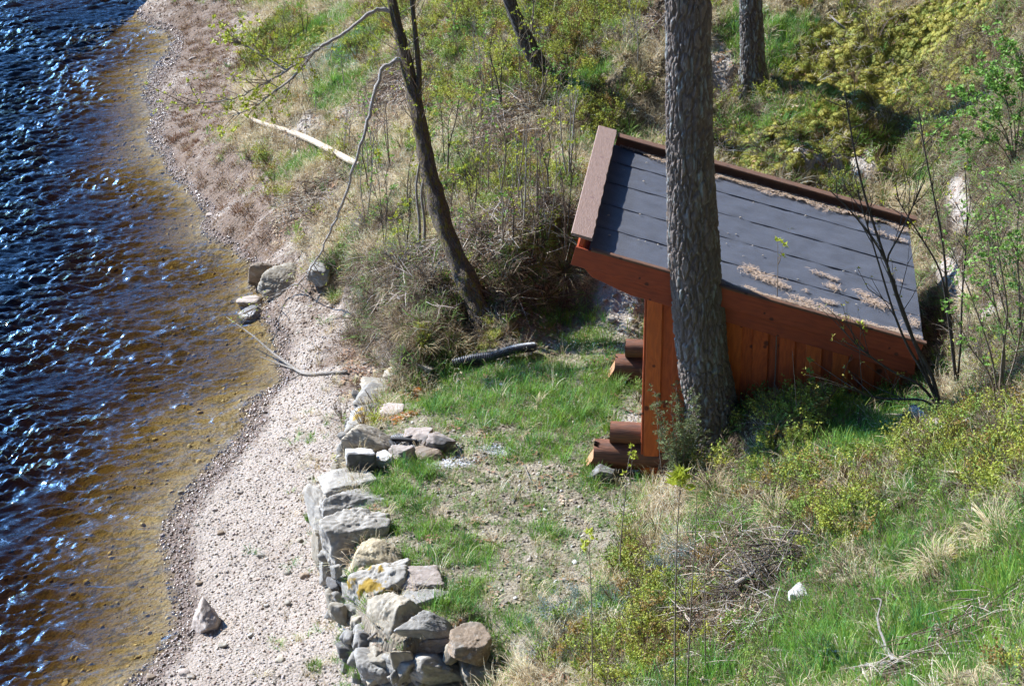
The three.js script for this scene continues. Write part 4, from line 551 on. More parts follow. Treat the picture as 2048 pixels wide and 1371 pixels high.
{
  const b = hit(958, 642), z = b.z, r = rng(909), T = thing('leaning_tree', 'mossy dark trunk leaning left with two long hanging branches above the bank', 'tree', b);
  const L = (u, v, dz = 0) => onPlaneZ(u, v, z + dz - 0.0021 * clamp(645 - v, 0, 900)).sub(b);
  const pathT = curve([L(972, 668, 0.06), L(955, 620, 0.02), L(925, 545), L(897, 475), L(875, 410), L(855, 330), L(843, 270), L(832, 210), L(815, 135), L(797, 60), L(783, 0), L(768, -110), L(758, -230), L(755, -300)], 90);
  const rad = pathT.map((_, i) => { const t = i / 90; return lerp(0.112, 0.068, Math.min(1, t * 1.4)) * (t > 0.55 ? lerp(1, 0.4, (t - 0.55) / 0.45) : 1) * (1 + 0.9 * Math.exp(-t * 26)) + 0.02 * Math.exp(-Math.pow((t - 0.3) * 30, 2)) + 0.018 * Math.exp(-Math.pow((t - 0.135) * 40, 2)); });
  mesh('trunk', tube(pathT, rad, 26, { lump: 0.2, ur: 2, lf: 4 }), BM.alder, T);
  const st = curve([L(832, 225, 0.02), L(838, 160, 0.05), L(832, 80, 0.05), L(824, 0, 0.06), L(820, -200, 0.1)], 16); mesh('second_stem', tube(st, st.map((_, i) => lerp(0.034, 0.02, i / 16)), 9, { lump: 0.08 }), BM.alder, T);
  const endB = hit(600, 575).sub(b), zB = endB.z + 0.0, pile = new LeafPile(), fine = [];
  const brA = curve([L(781, 22), L(755, 18, 0.03), L(715, 45, 0.1), L(660, 82, 0.2), L(605, 118, 0.3), L(560, 148, 0.35), L(520, 172, 0.38), L(470, 195, 0.42), L(420, 205, 0.45), L(360, 207, 0.5)], 50);
  brA.forEach((p, i) => { const k = 0.018 * Math.min(1, i / 6); p.x += k * n2(i * 0.45, 1); p.y += k * n2(i * 0.5, 2); });
  mesh('branch', tube(brA, brA.map((_, i) => lerp(0.027, 0.004, Math.pow(i / 50, 0.8)) * (1 + 0.2 * n2(i * 0.9, 3))), 9, { lump: 0.06 }), BM.grey, T);
  const brA2 = curve([brA[20], L(585, 155, 0.38), L(545, 185, 0.45), L(505, 215, 0.5), L(455, 235, 0.5)], 16); mesh('branch', tube(brA2, brA2.map((_, i) => lerp(0.018, 0.004, i / 16)), 6), BM.grey, T);
  const brA3 = curve([brA[26], L(540, 120, 0.3), L(490, 90, 0.2), L(450, 75, 0.2)], 12); mesh('branch', tube(brA3, brA3.map((_, i) => lerp(0.012, 0.003, i / 12)), 5), BM.grey, T);
  twigs(r, brA.slice(18), 44, 0.45, 0.0055, fine, pile, { len: 0.036, wid: 0.026, k: 3, n: 2, sub: true }); twigs(r, brA2, 26, 0.4, 0.005, fine, pile, { len: 0.045, wid: 0.03, k: 5, n: 3, sub: true }); twigs(r, brA3, 24, 0.4, 0.005, fine, pile, { len: 0.045, wid: 0.03, k: 5, n: 3, sub: true });
  const D = (u, v, k) => onPlaneZ(u, v, z + lerp(-0.0021 * clamp(645 - v, 0, 900), zB, Math.max(k, 0))).sub(b), brB = curve([L(806, 118), L(788, 122, 0.02), L(768, 136, 0.05), L(752, 180, 0.08), D(738, 235, -0.03), D(720, 290, 0.0), D(700, 360, 0.1), D(675, 430, 0.25), D(650, 485, 0.45), D(625, 530, 0.7), D(600, 562, 0.95), D(560, 585, 1), D(520, 610, 0.9), D(485, 640, 0.75)], 60);
  brB.forEach((p, i) => { const k = 0.02 * Math.min(1, i / 6); p.x += k * n2(i * 0.4, 11); p.y += k * n2(i * 0.5, 12); });
  mesh('branch', tube(brB, brB.map((_, i) => lerp(0.028, 0.004, Math.pow(i / 60, 0.85)) * (1 + 0.2 * n2(i * 0.9, 7))), 9, { lump: 0.06 }), BM.grey, T);
  twigs(r, brB.slice(40), 26, 0.4, 0.006, fine, pile, { len: 0.03, wid: 0.018, k: 3, n: 1 }, 0.05); twigs(r, brB.slice(8, 44), 22, 0.34, 0.005, fine, pile, { len: 0.03, wid: 0.018, k: 2, n: 1 }, 0.0);
  twigs(r, pathT.slice(34, 70), 26, 0.55, 0.006, fine, pile, { len: 0.03, wid: 0.02, k: 3, n: 2, sub: true }); twigs(r, st, 14, 0.5, 0.005, fine, pile, { len: 0.03, wid: 0.02, k: 3, n: 2, sub: true });
  tag(mesh('twig_growth', mergeGeometries(fine), BM.twig, T), null, null, null, 'stuff'); mesh('foliage', pile.geo(), LM.spring, T);
  const s = hit(838, 495), sp = curve([V(0, -0.05, 0), V(0.01, 0.5, 0), V(-0.02, 1.1, -0.02), V(0.03, 1.6, 0.02)], 14);
  for (const [u, v, h, lab] of [[838, 500, 1.1, 'straight pale dead stem standing left of the leaning trunk'], [848, 488, 0.9, 'shorter pale dead stem close behind the leaning trunk']]) { const q = hit(u, v); const m = mesh('dead_stem', tube(sp.map((p) => V(p.x, p.y * h / 1.6, p.z)), sp.map((_, i) => lerp(0.022, 0.012, i / 14)), 7, { lump: 0.08 }), BM.dead); m.position.copy(q); tag(m, lab, 'dead stem'); }
}
{ // second leaning tree at the top edge
  const b = hit(1086, 150), z = b.z, T = thing('dark_leaning_tree', 'thick blackish trunk leaning left at the top edge, cut by the frame', 'tree', b), L = (u, v, dz = 0) => onPlaneZ(u, v, z + dz).sub(b);
  const p = curve([L(1105, 175, 0.1), L(1085, 140, 0), L(1062, 100), L(1042, 60), L(1026, 20), L(1012, -20), L(985, -120), L(960, -300), L(950, -520)], 60);
  mesh('trunk', tube(p, p.map((_, i) => { const t = i / 60; return lerp(0.118, 0.045, t) * (1 + 0.8 * Math.exp(-t * 22)); }), 20, { lump: 0.14, ur: 2, lf: 4 }), BM.dark, T);
  const r = rng(8), fine = [], pile = new LeafPile(); twigs(r, p.slice(30), 30, 0.9, 0.012, fine, pile, { len: 0.04, wid: 0.025, k: 5, n: 4, sub: true }); tag(mesh('twig_growth', mergeGeometries(fine), BM.twig, T), null, null, null, 'stuff'); mesh('foliage', pile.geo(), LM.spring, T);
}
// fallen pole, driftwood, sticks
function stick(name, label, cat, pix, radii, mat, o = {}) { const w = pix.map(([u, v, dy = 0]) => { const p = hit(u, v); p.y = Math.max(p.y, o.float ? LAKE : -99) + dy; return p; }), b = w[0].clone(), n = o.n ?? 24, c = curve(w.map((p) => p.clone().sub(b)), n), rr = c.map((_, i) => { const q = i / n * (radii.length - 1), k = Math.min(q | 0, radii.length - 2); return lerp(radii[k], radii[k + 1], q - k); });
  const parts = [tube(c, rr, o.sides ?? 9, { lump: o.lump ?? 0.1, lf: 6 })]; for (const [t, pts, r0] of o.forks ?? []) { const s = c[Math.round(t * n)], q = pts.map(([u, v, dy = 0]) => { const p = hit(u, v); p.y = Math.max(p.y, o.float ? LAKE : -99) + dy; return p.sub(b); }); parts.push(tube(curve([s, ...q], 8), Array.from({ length: 9 }, (_, i) => lerp(r0, r0 * 0.4, i / 8)), 6)); }
  for (const [ix, s] of [[0, rr[0]], [n, rr[n]]]) { const g = new THREE.SphereGeometry(s * 0.98, 7, 5); g.translate(c[ix].x, c[ix].y, c[ix].z); parts.push(g); }
  const m = mesh(name, mergeGeometries(parts), mat); m.position.copy(b); return tag(m, label, cat, o.group); }
stick('fallen_pole', 'barkless pale fallen pole lying on the far bank above the beach', 'log', [[716, 336, 0.05], [600, 284, 0.1], [520, 255, 0.08], [452, 222, 0.05]], [0.046, 0.044, 0.032, 0.008], BM.pale, { sides: 12, lump: 0.05, forks: [[0.36, [[590, 305, 0.05], [562, 338, 0.02]], 0.014], [0.62, [[548, 255, 0.18]], 0.01], [0.86, [[462, 232, 0.06], [450, 228, 0.02]], 0.008]] });
stick('driftwood_branch', 'forked grey branch lying across the waterline', 'branch', [[692, 747, 0.02], [645, 750, 0.025], [605, 750, 0.03], [580, 738, 0.05], [545, 725, 0.1], [505, 712, 0.16], [456, 697, 0.2]], [0.022, 0.022, 0.02, 0.017, 0.013, 0.009, 0.005], BM.dead, { float: true, forks: [[0.42, [[555, 733, 0.04], [522, 731, 0.03]], 0.012], [0.33, [[585, 758, 0.01], [572, 760, 0]], 0.01]] });
stick('wall_stick', 'thin bare grey stick leaning on the outer face of the stone wall', 'stick', [[752, 1290, 0.12], [720, 1312, 0.1], [692, 1328, 0.02]], [0.012, 0.01, 0.006], BM.dead, { n: 10 });
stick('grey_stick', 'weathered stick leaning on the foot of the dark bank', 'stick', [[724, 712, 0.02], [745, 690, 0.06], [768, 667, 0.1]], [0.013, 0.011, 0.008], BM.dead, { n: 8, group: 'sticks at the foot of the bank' });
stick('grey_stick', 'short weathered stick lying below the bank near the kerb stones', 'stick', [[726, 731, 0.02], [748, 724, 0.03], [770, 714, 0.04]], [0.012, 0.013, 0.009], BM.dead, { n: 8, group: 'sticks at the foot of the bank' });
stick('terrace_stick', 'short bent brown stick on the terrace below the logs', 'stick', [[1049, 932, 0.012], [1055, 950, 0.02], [1064, 968, 0.01]], [0.009, 0.008, 0.004], BM.dead, { n: 8, group: 'sticks on the terrace' });
stick('terrace_stick', 'short straight brown stick on the terrace nearer the wall', 'stick', [[1041, 976, 0.012], [1035, 988, 0.02], [1025, 1004, 0.01]], [0.009, 0.008, 0.004], BM.dead, { n: 8, group: 'sticks on the terrace' });
stick('rotten_log', 'short rotten grey log lying in the scrub of the right slope', 'log', [[1826, 832, 0.07], [1850, 850, 0.07], [1880, 866, 0.06], [1910, 868, 0.05], [1940, 856, 0.08]], [0.045, 0.06, 0.06, 0.04, 0.02], BM.dead, { lump: 0.25, sides: 12, forks: [[0.4, [[1870, 890, 0.02], [1872, 925, 0.0]], 0.02], [0.55, [[1900, 890, 0.02]], 0.015], [0.3, [[1790, 840, 0.06], [1745, 835, 0.03]], 0.012]] });
stick('slope_stick', 'pale dry stick in the grass at the right edge of the near slope', 'stick', [[1885, 955, 0.06], [1930, 962, 0.07], [1975, 968, 0.07], [2008, 972, 0.05]], [0.008, 0.012, 0.014, 0.008], BM.straw, { n: 12, group: 'dry sticks on the near slope' });
stick('slope_stick', 'branched bleached root lying at the bottom right', 'stick', [[1705, 1352, 0.06], [1750, 1345, 0.07], [1785, 1345, 0.09], [1760, 1312, 0.1], [1735, 1290, 0.08]], [0.018, 0.018, 0.02, 0.014, 0.008], BM.dead, { n: 16, group: 'dry sticks on the near slope', forks: [[0.5, [[1752, 1290, 0.2], [1757, 1260, 0.26], [1740, 1250, 0.22]], 0.012]] });
stick('slope_stick', 'long thin dead stem lying along the bottom of the near slope', 'stick', [[1520, 1312, 0.06], [1600, 1318, 0.07], [1680, 1322, 0.08], [1750, 1320, 0.06], [1800, 1300, 0.05]], [0.005, 0.008, 0.009, 0.008, 0.004], BM.dead, { n: 16, group: 'dry sticks on the near slope' });
stick('slope_stick', 'pale curved stick under the pine foot', 'stick', [[1395, 905, 0.1], [1415, 912, 0.06], [1440, 905, 0.08]], [0.01, 0.012, 0.006], BM.straw, { n: 8, group: 'dry sticks on the near slope' });
for (const [i, [pts, lab]] of [[[[1335, 30, 0.04], [1300, 70, 0.06], [1270, 95, 0.04]], 'pale twig lying left of the big trunk near the top'], [[[1660, 38, 0.05], [1675, 60, 0.1], [1690, 62, 0.04]], 'bent pale root on the upper right slope'], [[[490, 62, 0.03], [470, 82, 0.04], [462, 92, 0.03]], 'short dark stick on the far bank above the fallen pole'], [[[1430, 150, 0.03], [1445, 150, 0.05], [1455, 146, 0.03]], 'dark stick across the gravel path']].entries()) stick('hill_stick', lab, 'stick', pts, [0.012, 0.012, 0.007], i === 2 ? BM.dark : BM.dead, { n: 8, group: 'sticks on the far hillside' });
// heap of uprooted twigs on the near slope
{
  const b = hit(1520, 1150), r = rng(31), H = thing('brush_heap', 'heap of dead twigs and roots on the near slope', 'brush heap', b), m = [[], [], []];
  for (let i = 0; i < 190; i++) { const o = V((r() - 0.5) * 0.62, 0, (r() - 0.5) * 0.5), y = height(b.x + o.x, b.z + o.z) - b.y + 0.06 + 0.22 * r() * (1 - 2.2 * Math.abs(o.x)), a = r() * 6.283, l = 0.06 + 0.2 * r(), d = V(Math.cos(a), (r() - 0.5) * 0.7, Math.sin(a)), s = V(o.x, y, o.z), rad = 0.003 + 0.007 * Math.pow(r(), 3); m[(r() * 3) | 0].push(tube([s.clone().addScaledVector(d, -l), s.clone().add(V(0, 0.02 * r(), 0)), s.clone().addScaledVector(d, l)], [rad * 0.6, rad, rad * 0.5], 5)); }
  mesh('twig_layer', mergeGeometries(m[0]), BM.blackTwig, H); mesh('twig_layer', mergeGeometries(m[1]), BM.twig, H); mesh('twig_layer', mergeGeometries(m[2]), BM.dead, H);
  mesh('root_stub', tube([V(-0.22, 0.03, 0.2), V(-0.12, 0.07, 0.16), V(-0.05, 0.1, 0.1)], [0.022, 0.026, 0.016], 8, { lump: 0.2 }), BM.dead, H); mesh('root_stub', tube([V(0.2, 0.06, -0.05), V(0.34, 0.1, -0.06), V(0.46, 0.1, -0.05)], [0.02, 0.016, 0.008], 8, { lump: 0.2 }), BM.straw, H);
}
// corrugated drain pipe
{
  const pts = curve([[905, 731, 0.04], [950, 722, 0.05], [985, 717, 0.05], [1010, 711, 0.06], [1040, 704, 0.06], [1068, 699, 0.05]].map(([u, v, dy]) => { const p = hit(u, v + 6); p.y += dy + 0.02; return p; }), 360), b = pts[0].clone(), g = [], loc = pts.map((p) => p.clone().sub(b));
  const m = mesh('drain_pipe', tube(loc, loc.map((_, i) => 0.05 + 0.005 * Math.sin(i * 6.2832 / 7.2)), 18, { nofix: true }), new THREE.MeshStandardMaterial({ color: new THREE.Color().setRGB(0.05, 0.054, 0.064), roughness: 0.38 })); m.position.copy(b); tag(m, 'black corrugated drain pipe lying along the back of the terrace', 'pipe');
}
// ---------------------------------------------------------------- saplings, shrubs and bushes, each its own thing
function sapling(name, label, cat, group, base, pts, rad, o = {}) {
  const r = rng(o.seed ?? Math.round(base.x * 1000 + base.z * 77)), T = thing(name, label, cat, base, 0, group), parts = [], pile = new LeafPile(), stems = Array.isArray(pts[0]) ? pts : [pts];
  stems.forEach((s, i) => { const c = curve(s, o.n ?? 12), k = i ? 0.75 : 1; parts.push(tube(c, c.map((_, j) => lerp(rad * k, rad * 0.22, j / c.length)), 6, { lump: 0.06 })); if (o.tw) twigs(r, c.slice(Math.round(c.length * (o.from ?? 0.3))), Math.round(o.tw / stems.length), o.tl ?? 0.2, o.tr ?? 0.003, parts, pile, o.leaf, o.upb ?? 0.35); if (o.leaf) for (let j = 0; j < (o.tip ?? 2); j++) pile.tuft(c[c.length - 1], r, o.leaf.k ?? 4, o.leaf.len, o.leaf.wid, 0.6); });
  mesh('stem', mergeGeometries(parts), o.bark ?? BM.twig, T); if (pile.p.length) mesh('foliage', pile.geo(), o.lm ?? LM.spring, T); return T;
}
function pixStem(base, list, dz = 0) { const z = base.z; return list.map(([u, v, q = 0]) => onPlaneZ(u, v, z + q + dz).sub(base)); }
const FRESH = { len: 0.05, wid: 0.024, k: 6, n: 1, up: 0.6 };
for (const [pts, lab, rad, o] of [
  [[[1240, 1152], [1242, 1080], [1250, 1000], [1256, 930], [1264, 892]], 'slender stem with tiny buds rising in front of the lower logs', 0.007, { tw: 3, tl: 0.06, leaf: { ...FRESH, len: 0.035 } }],
  [[[1184, 1385], [1185, 1300], [1183, 1200], [1180, 1130], [1178, 1065]], 'slender leafy-topped stem at the bottom centre', 0.006, { tw: 4, tl: 0.08, leaf: { ...FRESH, len: 0.05, wid: 0.028 }, from: 0.7 }],
  [[[1352, 1395], [1350, 1300], [1352, 1150], [1357, 1020], [1362, 955]], 'sapling with a pale rowan-leaf tuft at its tip below the pine', 0.008, { tip: 5, leaf: { ...FRESH, len: 0.1, wid: 0.036, k: 8 }, tw: 3, tl: 0.08, from: 0.75 }],
  [[[1374, 1395], [1379, 1280], [1386, 1150], [1392, 1050], [1394, 985]], 'bare thin sapling just right of the rowan-leaf sapling', 0.007, {}],
  [[[1412, 1345], [1410, 1240], [1410, 1130], [1414, 1040]], 'thin reddish stem right of the bare sapling', 0.005, {}],
  [[[1530, 800], [1545, 720], [1560, 640], [1572, 550], [1582, 462]], 'sapling with fresh leaf tufts reaching over the roof edge', 0.009, { tw: 9, tl: 0.28, leaf: { ...FRESH, len: 0.05 }, from: 0.3, upb: 0.6 }],
  [[[1548, 800], [1552, 720], [1554, 620], [1556, 540], [1556, 482]], 'thinner sapling beside the tufted sapling before the roof', 0.007, { tw: 3, tl: 0.15, leaf: FRESH, from: 0.6 }],
  [[[1520, 800], [1524, 740], [1520, 690], [1522, 655]], 'short twig stem before the wall boards', 0.005, {}],
  [[[1596, 855], [1592, 790], [1588, 740], [1585, 702]], 'short brown stem standing in the bilberry before the wall', 0.005, {}],
  [[[1622, 800], [1622, 770], [1620, 745], [1620, 722]], 'small leafy shoot before the wall boards', 0.004, { tw: 5, tl: 0.04, leaf: { ...FRESH, len: 0.045 }, from: 0.2, lm: LM.bright }],
  [[[1680, 790], [1690, 740], [1712, 700], [1735, 672]], 'leaning shoot with leaf buds under the low roof end', 0.005, { tw: 6, tl: 0.14, leaf: { ...FRESH, len: 0.035 } }],
  [[[1730, 800], [1722, 745], [1720, 700], [1722, 650]], 'upright shoot with round fresh leaves under the low roof end', 0.005, { tw: 4, tl: 0.12, leaf: FRESH }],
  [[[1260, 985], [1262, 940], [1268, 905]], 'short budding twig by the lower foundation log', 0.005, { tw: 3, tl: 0.05, leaf: { ...FRESH, len: 0.035 } }],
  [[[1330, 975], [1322, 930], [1316, 860], [1314, 800]], 'thin bare twig in front of the shelter corner', 0.005, {}],
  [[[1350, 960], [1345, 930], [1330, 935], [1308, 922]], 'small forked twig at the foot of the shelter corner', 0.004, {}],
]) { const b = hit(...pts[0]); sapling('sapling', lab, 'sapling', 'saplings around the shelter', b, [V(0, -0.03, 0), ...pixStem(b, pts.slice(1))], rad, o); }
// dark many-stemmed tree shrub right of the roof
{
  const b = hit(1885, 812), S = (l) => [V(0, -0.05, 0), ...pixStem(b, l)];
  sapling('tree_shrub', 'dark many-stemmed shrub spreading over the low end of the roof', 'shrub', null, b, [S([[1862, 745], [1830, 685], [1800, 610], [1772, 520], [1745, 440], [1722, 360], [1702, 260], [1690, 180]]), S([[1850, 750], [1815, 690], [1790, 630], [1762, 540], [1735, 450], [1715, 380]]), S([[1868, 760], [1835, 700], [1790, 580], [1775, 520], [1800, 470], [1825, 415], [1850, 360]]), S([[1840, 770], [1790, 745], [1745, 715], [1700, 675], [1685, 655]]), S([[1845, 800], [1790, 798], [1740, 792], [1705, 775]]), S([[1850, 740], [1800, 600], [1760, 500], [1700, 420], [1660, 380]])], 0.02, { n: 20, seed: 7, bark: BM.blackTwig, tw: 46, tl: 0.5, tr: 0.005, from: 0.35, leaf: { len: 0.028, wid: 0.018, k: 3, n: 1, sub: true }, lm: LM.olive });
  const b2 = hit(1915, 775), S2 = (l) => [V(0, -0.05, 0), ...pixStem(b2, l)];
  sapling('tree_shrub', 'dark upright shrub with bare stems behind the low roof end', 'shrub', null, b2, [S2([[1905, 680], [1895, 590], [1888, 500], [1870, 400], [1850, 300], [1836, 210]]), S2([[1922, 680], [1925, 590], [1932, 500], [1935, 420], [1930, 330]]), S2([[1895, 620], [1880, 540], [1840, 470], [1815, 430], [1790, 390]])], 0.016, { n: 18, seed: 8, bark: BM.blackTwig, tw: 26, tl: 0.45, tr: 0.005, leaf: { len: 0.028, wid: 0.018, k: 3, n: 1, sub: true }, lm: LM.spring });
  const b3 = hit(2000, 800), S3 = (l) => [V(0, -0.05, 0), ...pixStem(b3, l)];
  sapling('tree_shrub', 'brown twiggy shrub with green leaflets at the right edge', 'shrub', null, b3, [S3([[2005, 720], [2015, 620], [2000, 520], [1990, 420]]), S3([[1985, 720], [1960, 640], [1930, 560], [1900, 500]]), S3([[2030, 720], [2048, 620], [2060, 520]]), S3([[1975, 740], [1945, 700], [1920, 650]]), S3([[2010, 700], [1985, 580], [1975, 480]])], 0.013, { n: 14, seed: 9, tw: 70, tl: 0.45, tr: 0.004, leaf: { len: 0.04, wid: 0.024, k: 4, n: 2, sub: true }, lm: LM.bright });
  const b4 = hit(2040, 700), S4 = (l) => [V(0, -0.05, 0), ...pixStem(b4, l)];
  sapling('tree_shrub', 'leafy shrub on the upper right edge above the twiggy one', 'shrub', null, b4, [S4([[2040, 600], [2035, 480], [2040, 380]]), S4([[2010, 620], [1990, 540], [1985, 470]]), S4([[2060, 600], [2080, 480]])], 0.012, { n: 14, seed: 10, tw: 60, tl: 0.4, tr: 0.004, leaf: { len: 0.04, wid: 0.024, k: 4, n: 2, sub: true }, lm: LM.bright });
  const b5 = hit(2030, 330), S5 = (l) => [V(0, -0.05, 0), ...pixStem(b5, l)];
  sapling('leafy_bush', 'fresh green bush with drooping leafy sprays over the mossy bank', 'bush', null, b5, [S5([[2010, 260], [1970, 210], [1930, 190]]), S5([[2010, 270], [1960, 240], [1910, 235], [1880, 255]]), S5([[2020, 240], [2000, 160], [1960, 130]]), S5([[2040, 230], [2048, 150], [2030, 90]]), S5([[2000, 290], [1960, 275], [1925, 290]]), S5([[2050, 260], [2070, 180]]), S5([[2030, 250], [2010, 190], [1990, 120], [1985, 70]])], 0.01, { n: 12, seed: 11, tw: 120, tl: 0.3, tr: 0.003, from: 0.2, leaf: { len: 0.05, wid: 0.028, k: 5, n: 4, sub: true, up: 0.1 }, lm: LM.bright, upb: 0 });
}
// juniper at the pine's foot
{
  const b = hit(1362, 962), r = rng(55), T = thing('juniper_bush', 'small dark green juniper beside the foot of the big pine', 'juniper', b), parts = [], pile = new LeafPile();
  for (let i = 0; i < 24; i++) { const a = r() * 6.283, h = 0.3 + 0.75 * r(), e = V(Math.cos(a) * 0.28 * (0.3 + r()) + 0.0, h, Math.sin(a) * 0.2), c = curve([V(0, 0, 0), V(e.x * 0.6, h * 0.45, e.z * 0.6), e], 9); parts.push(tube(c, c.map((_, j) => lerp(0.009, 0.002, j / 9)), 5)); for (let j = 2; j <= 9; j++) for (let k = 0; k < 5; k++) { const o = c[j].clone().add(V((r() - 0.5) * 0.12, (r() - 0.4) * 0.1, (r() - 0.5) * 0.12)); parts.push(tube([c[j], o], [0.002, 0.001], 3)); pile.tuft(o, r, 12, 0.032, 0.007, 0.35); } }
  mesh('stem', mergeGeometries(parts), BM.twig, T); mesh('foliage', pile.geo(), LM.juniper, T);
}
// thin spring saplings scattered on the hillside behind the leaning tree
{
  const r = rng(2024), spots = [];
  for (let i = 0; i < 46; i++) spots.push([730 + 450 * r(), 300 + 250 * r(), 0.45 + 0.9 * r(), 'thin sapling with few yellow-green buds on the slope around the leaning trunk', 'thin saplings around the leaning trunk']);
  for (let i = 0; i < 16; i++) spots.push([900 + 380 * r(), 60 + 190 * r(), 0.5 + 0.8 * r(), 'thin sapling near the dark trunk at the top of the slope', 'thin saplings near the dark top trunk']);
  for (let i = 0; i < 12; i++) spots.push([560 + 200 * r(), 60 + 300 * r(), 0.3 + 0.5 * r(), 'low budding sapling on the slope between the hanging branches', 'low saplings between the hanging branches']);
  const axis = (v) => 842 + 120 * clamp((v - 300) / 345, 0, 1);
  for (const [u, v, h, , grp] of spots) { const b = hit(u, v), k = () => (r() - 0.5) * 0.22 * h, n = 1 + (r() < 0.45) + (r() < 0.2), st = []; for (let i = 0; i < n; i++) { const a = k(), c = k(); st.push([V(0, -0.03, 0), V(a * 0.4 + k() * 0.3, h * 0.35, c * 0.4), V(a + k() * 0.4, h * 0.7, c), V(a * 1.4 + k() * 0.5, h * (0.85 + 0.3 * r()), c * 1.3)]); }
    const leafy = r() < 0.75, bk = r() < 0.5 ? ['brown', BM.twig] : r() < 0.5 ? ['pale grey', BM.grey] : ['blackish', BM.blackTwig], du = u - axis(v);
    const where = grp.includes('dark top') ? (u < 1040 ? 'left of the dark trunk at the top' : u < 1180 ? 'just right of the dark trunk at the top' : 'between the dark top trunk and the big pine') : grp.includes('low') ? (v < 160 ? 'above the upper hanging branch' : u < 650 ? 'by the fallen pole' : 'between the hanging branches') : du < -20 ? (v < 420 ? 'left of the leaning trunk' : 'on the bank edge left of the leaning trunk') : du < 110 ? (v < 420 ? 'close behind the leaning trunk' : 'by the foot of the leaning trunk') : v < 400 ? 'on the slope up from the roof front' : 'on the brushy bank beside the roof front';
    const lab = `${h > 1 ? 'tall' : h > 0.65 ? 'knee-high' : 'short'} ${bk[0]} ${['single', 'twin', 'three'][n - 1]}-stemmed sapling ${leafy ? 'with buds' : 'without leaves'} ${where}`;
    sapling('hill_sapling', lab, 'sapling', grp, b, st, 0.006 + 0.008 * r() * h, { seed: Math.round(u * 7 + v), tw: 9 + 12 * r() | 0, tl: 0.26 * h, tr: 0.0028, leaf: leafy ? { len: 0.036, wid: 0.023, k: 4, n: 1, up: 0.5 } : null, bark: bk[1], lm: r() < 0.5 ? LM.spring : LM.bright }); }
}
// brown brushwood on the dark bank: individual dead bushes
{
  const r = rng(717);
  for (const [u, v, s, lab] of [[1050, 480, 0.5, 'dead brown bush on the bank between leaning trunk and roof'], [960, 470, 0.45, 'dead brown bush right behind the leaning trunk'], [1110, 420, 0.45, 'dead brown bush near the roof front edge'], [860, 560, 0.45, 'dead brown bush on the bank left of the leaning trunk foot'], [800, 540, 0.4, 'dead bush at the left end of the bank'], [1010, 560, 0.42, 'dead bush low on the bank right of the leaning trunk foot'], [740, 470, 0.4, 'grey bare bush above the left end of the bank'], [700, 370, 0.4, 'grey bare bush at the butt of the fallen pole'], [1080, 200, 0.5, 'dead dark bush below the thick blackish trunk'], [930, 250, 0.5, 'bare bush with arching twigs right of the leaning trunk'], [880, 170, 0.5, 'arching bare bush behind the leaning trunk near the top'], [1250, 100, 0.45, 'bare pale bush left of the big pine near the top'], [1990, 760, 0.5, 'brown bare bush at the right edge behind the rotten log'], [1930, 700, 0.45, 'brown bare bush right of the low roof end'], [1750, 80, 0.5, 'dark bare bush on the upper right slope'], [1660, 330, 0.3, 'bare twigs hanging below the mossy brow']]) {
    const b = hit(u, v), st = []; for (let i = 0; i < 9; i++) { const a = r() * 6.283, l = s * (0.6 + 0.6 * r()), q = 0.35 + 0.6 * r(); st.push([V(Math.cos(a) * 0.03, -0.03, Math.sin(a) * 0.03), V(Math.cos(a) * l * q * 0.5, l * 0.5, Math.sin(a) * l * q * 0.5), V(Math.cos(a) * l * q, l * (0.95 - 0.45 * q), Math.sin(a) * l * q)]); }
    sapling('bare_bush', lab, 'bush', 'bare bushes on the slopes', b, st, 0.0065, { seed: Math.round(u + v * 3), n: 8, tw: 54, tl: s * 0.45, tr: 0.0025, from: 0.15, upb: 0.1, bark: r() < 0.6 ? BM.twig : BM.dead, leaf: r() < 0.4 ? { len: 0.024, wid: 0.015, k: 2, n: 1 } : null, tip: 1, lm: LM.spring }); }
}
// ---------------------------------------------------------------- ground cover: grass, moss, bilberry, litter, pebbles (uncountable, instanced)
function tuftGeo(seed, n, len, wid, spread, droop, seg = 3, upright = 0.5) {
  const r = rng(seed), pos = [], idx = [];
  for (let i = 0; i < n; i++) {
    const a = r() * 6.283, q = Math.sqrt(r()) * spread, ox = Math.cos(a) * q, oz = Math.sin(a) * q, b = a + (r() - 0.5) * 2.2, l = len * (0.45 + 0.75 * r()), lean = (0.15 + 0.85 * r()) * (1 - upright), dr = droop * (0.4 + 0.9 * r()), w = wid * (0.7 + 0.6 * r()), tw = b + 1.57 + (r() - 0.5) * 1.6, k0 = pos.length / 3;
    let x = ox, y = -0.01, z = oz, el = 1.5708 - lean;
    for (let s = 0; s <= seg; s++) { const ww = w * (s === seg ? 0 : 1 - 0.55 * s / seg) / 2, cx = Math.cos(tw) * ww, cz = Math.sin(tw) * ww; if (s === seg) pos.push(x, y, z); else pos.push(x + cx, y, z + cz, x - cx, y, z - cz); const st = l / seg; x += Math.cos(b) * Math.cos(el) * st; y += Math.sin(el) * st; z += Math.sin(b) * Math.cos(el) * st; el -= dr * (0.5 + s * 0.5); }
    for (let s = 0; s < seg; s++) { const a0 = k0 + s * 2; if (s === seg - 1) idx.push(a0, a0 + 1, a0 + 2); else idx.push(a0, a0 + 1, a0 + 2, a0 + 1, a0 + 3, a0 + 2); }
  }
  return geoOf(pos, idx);
}
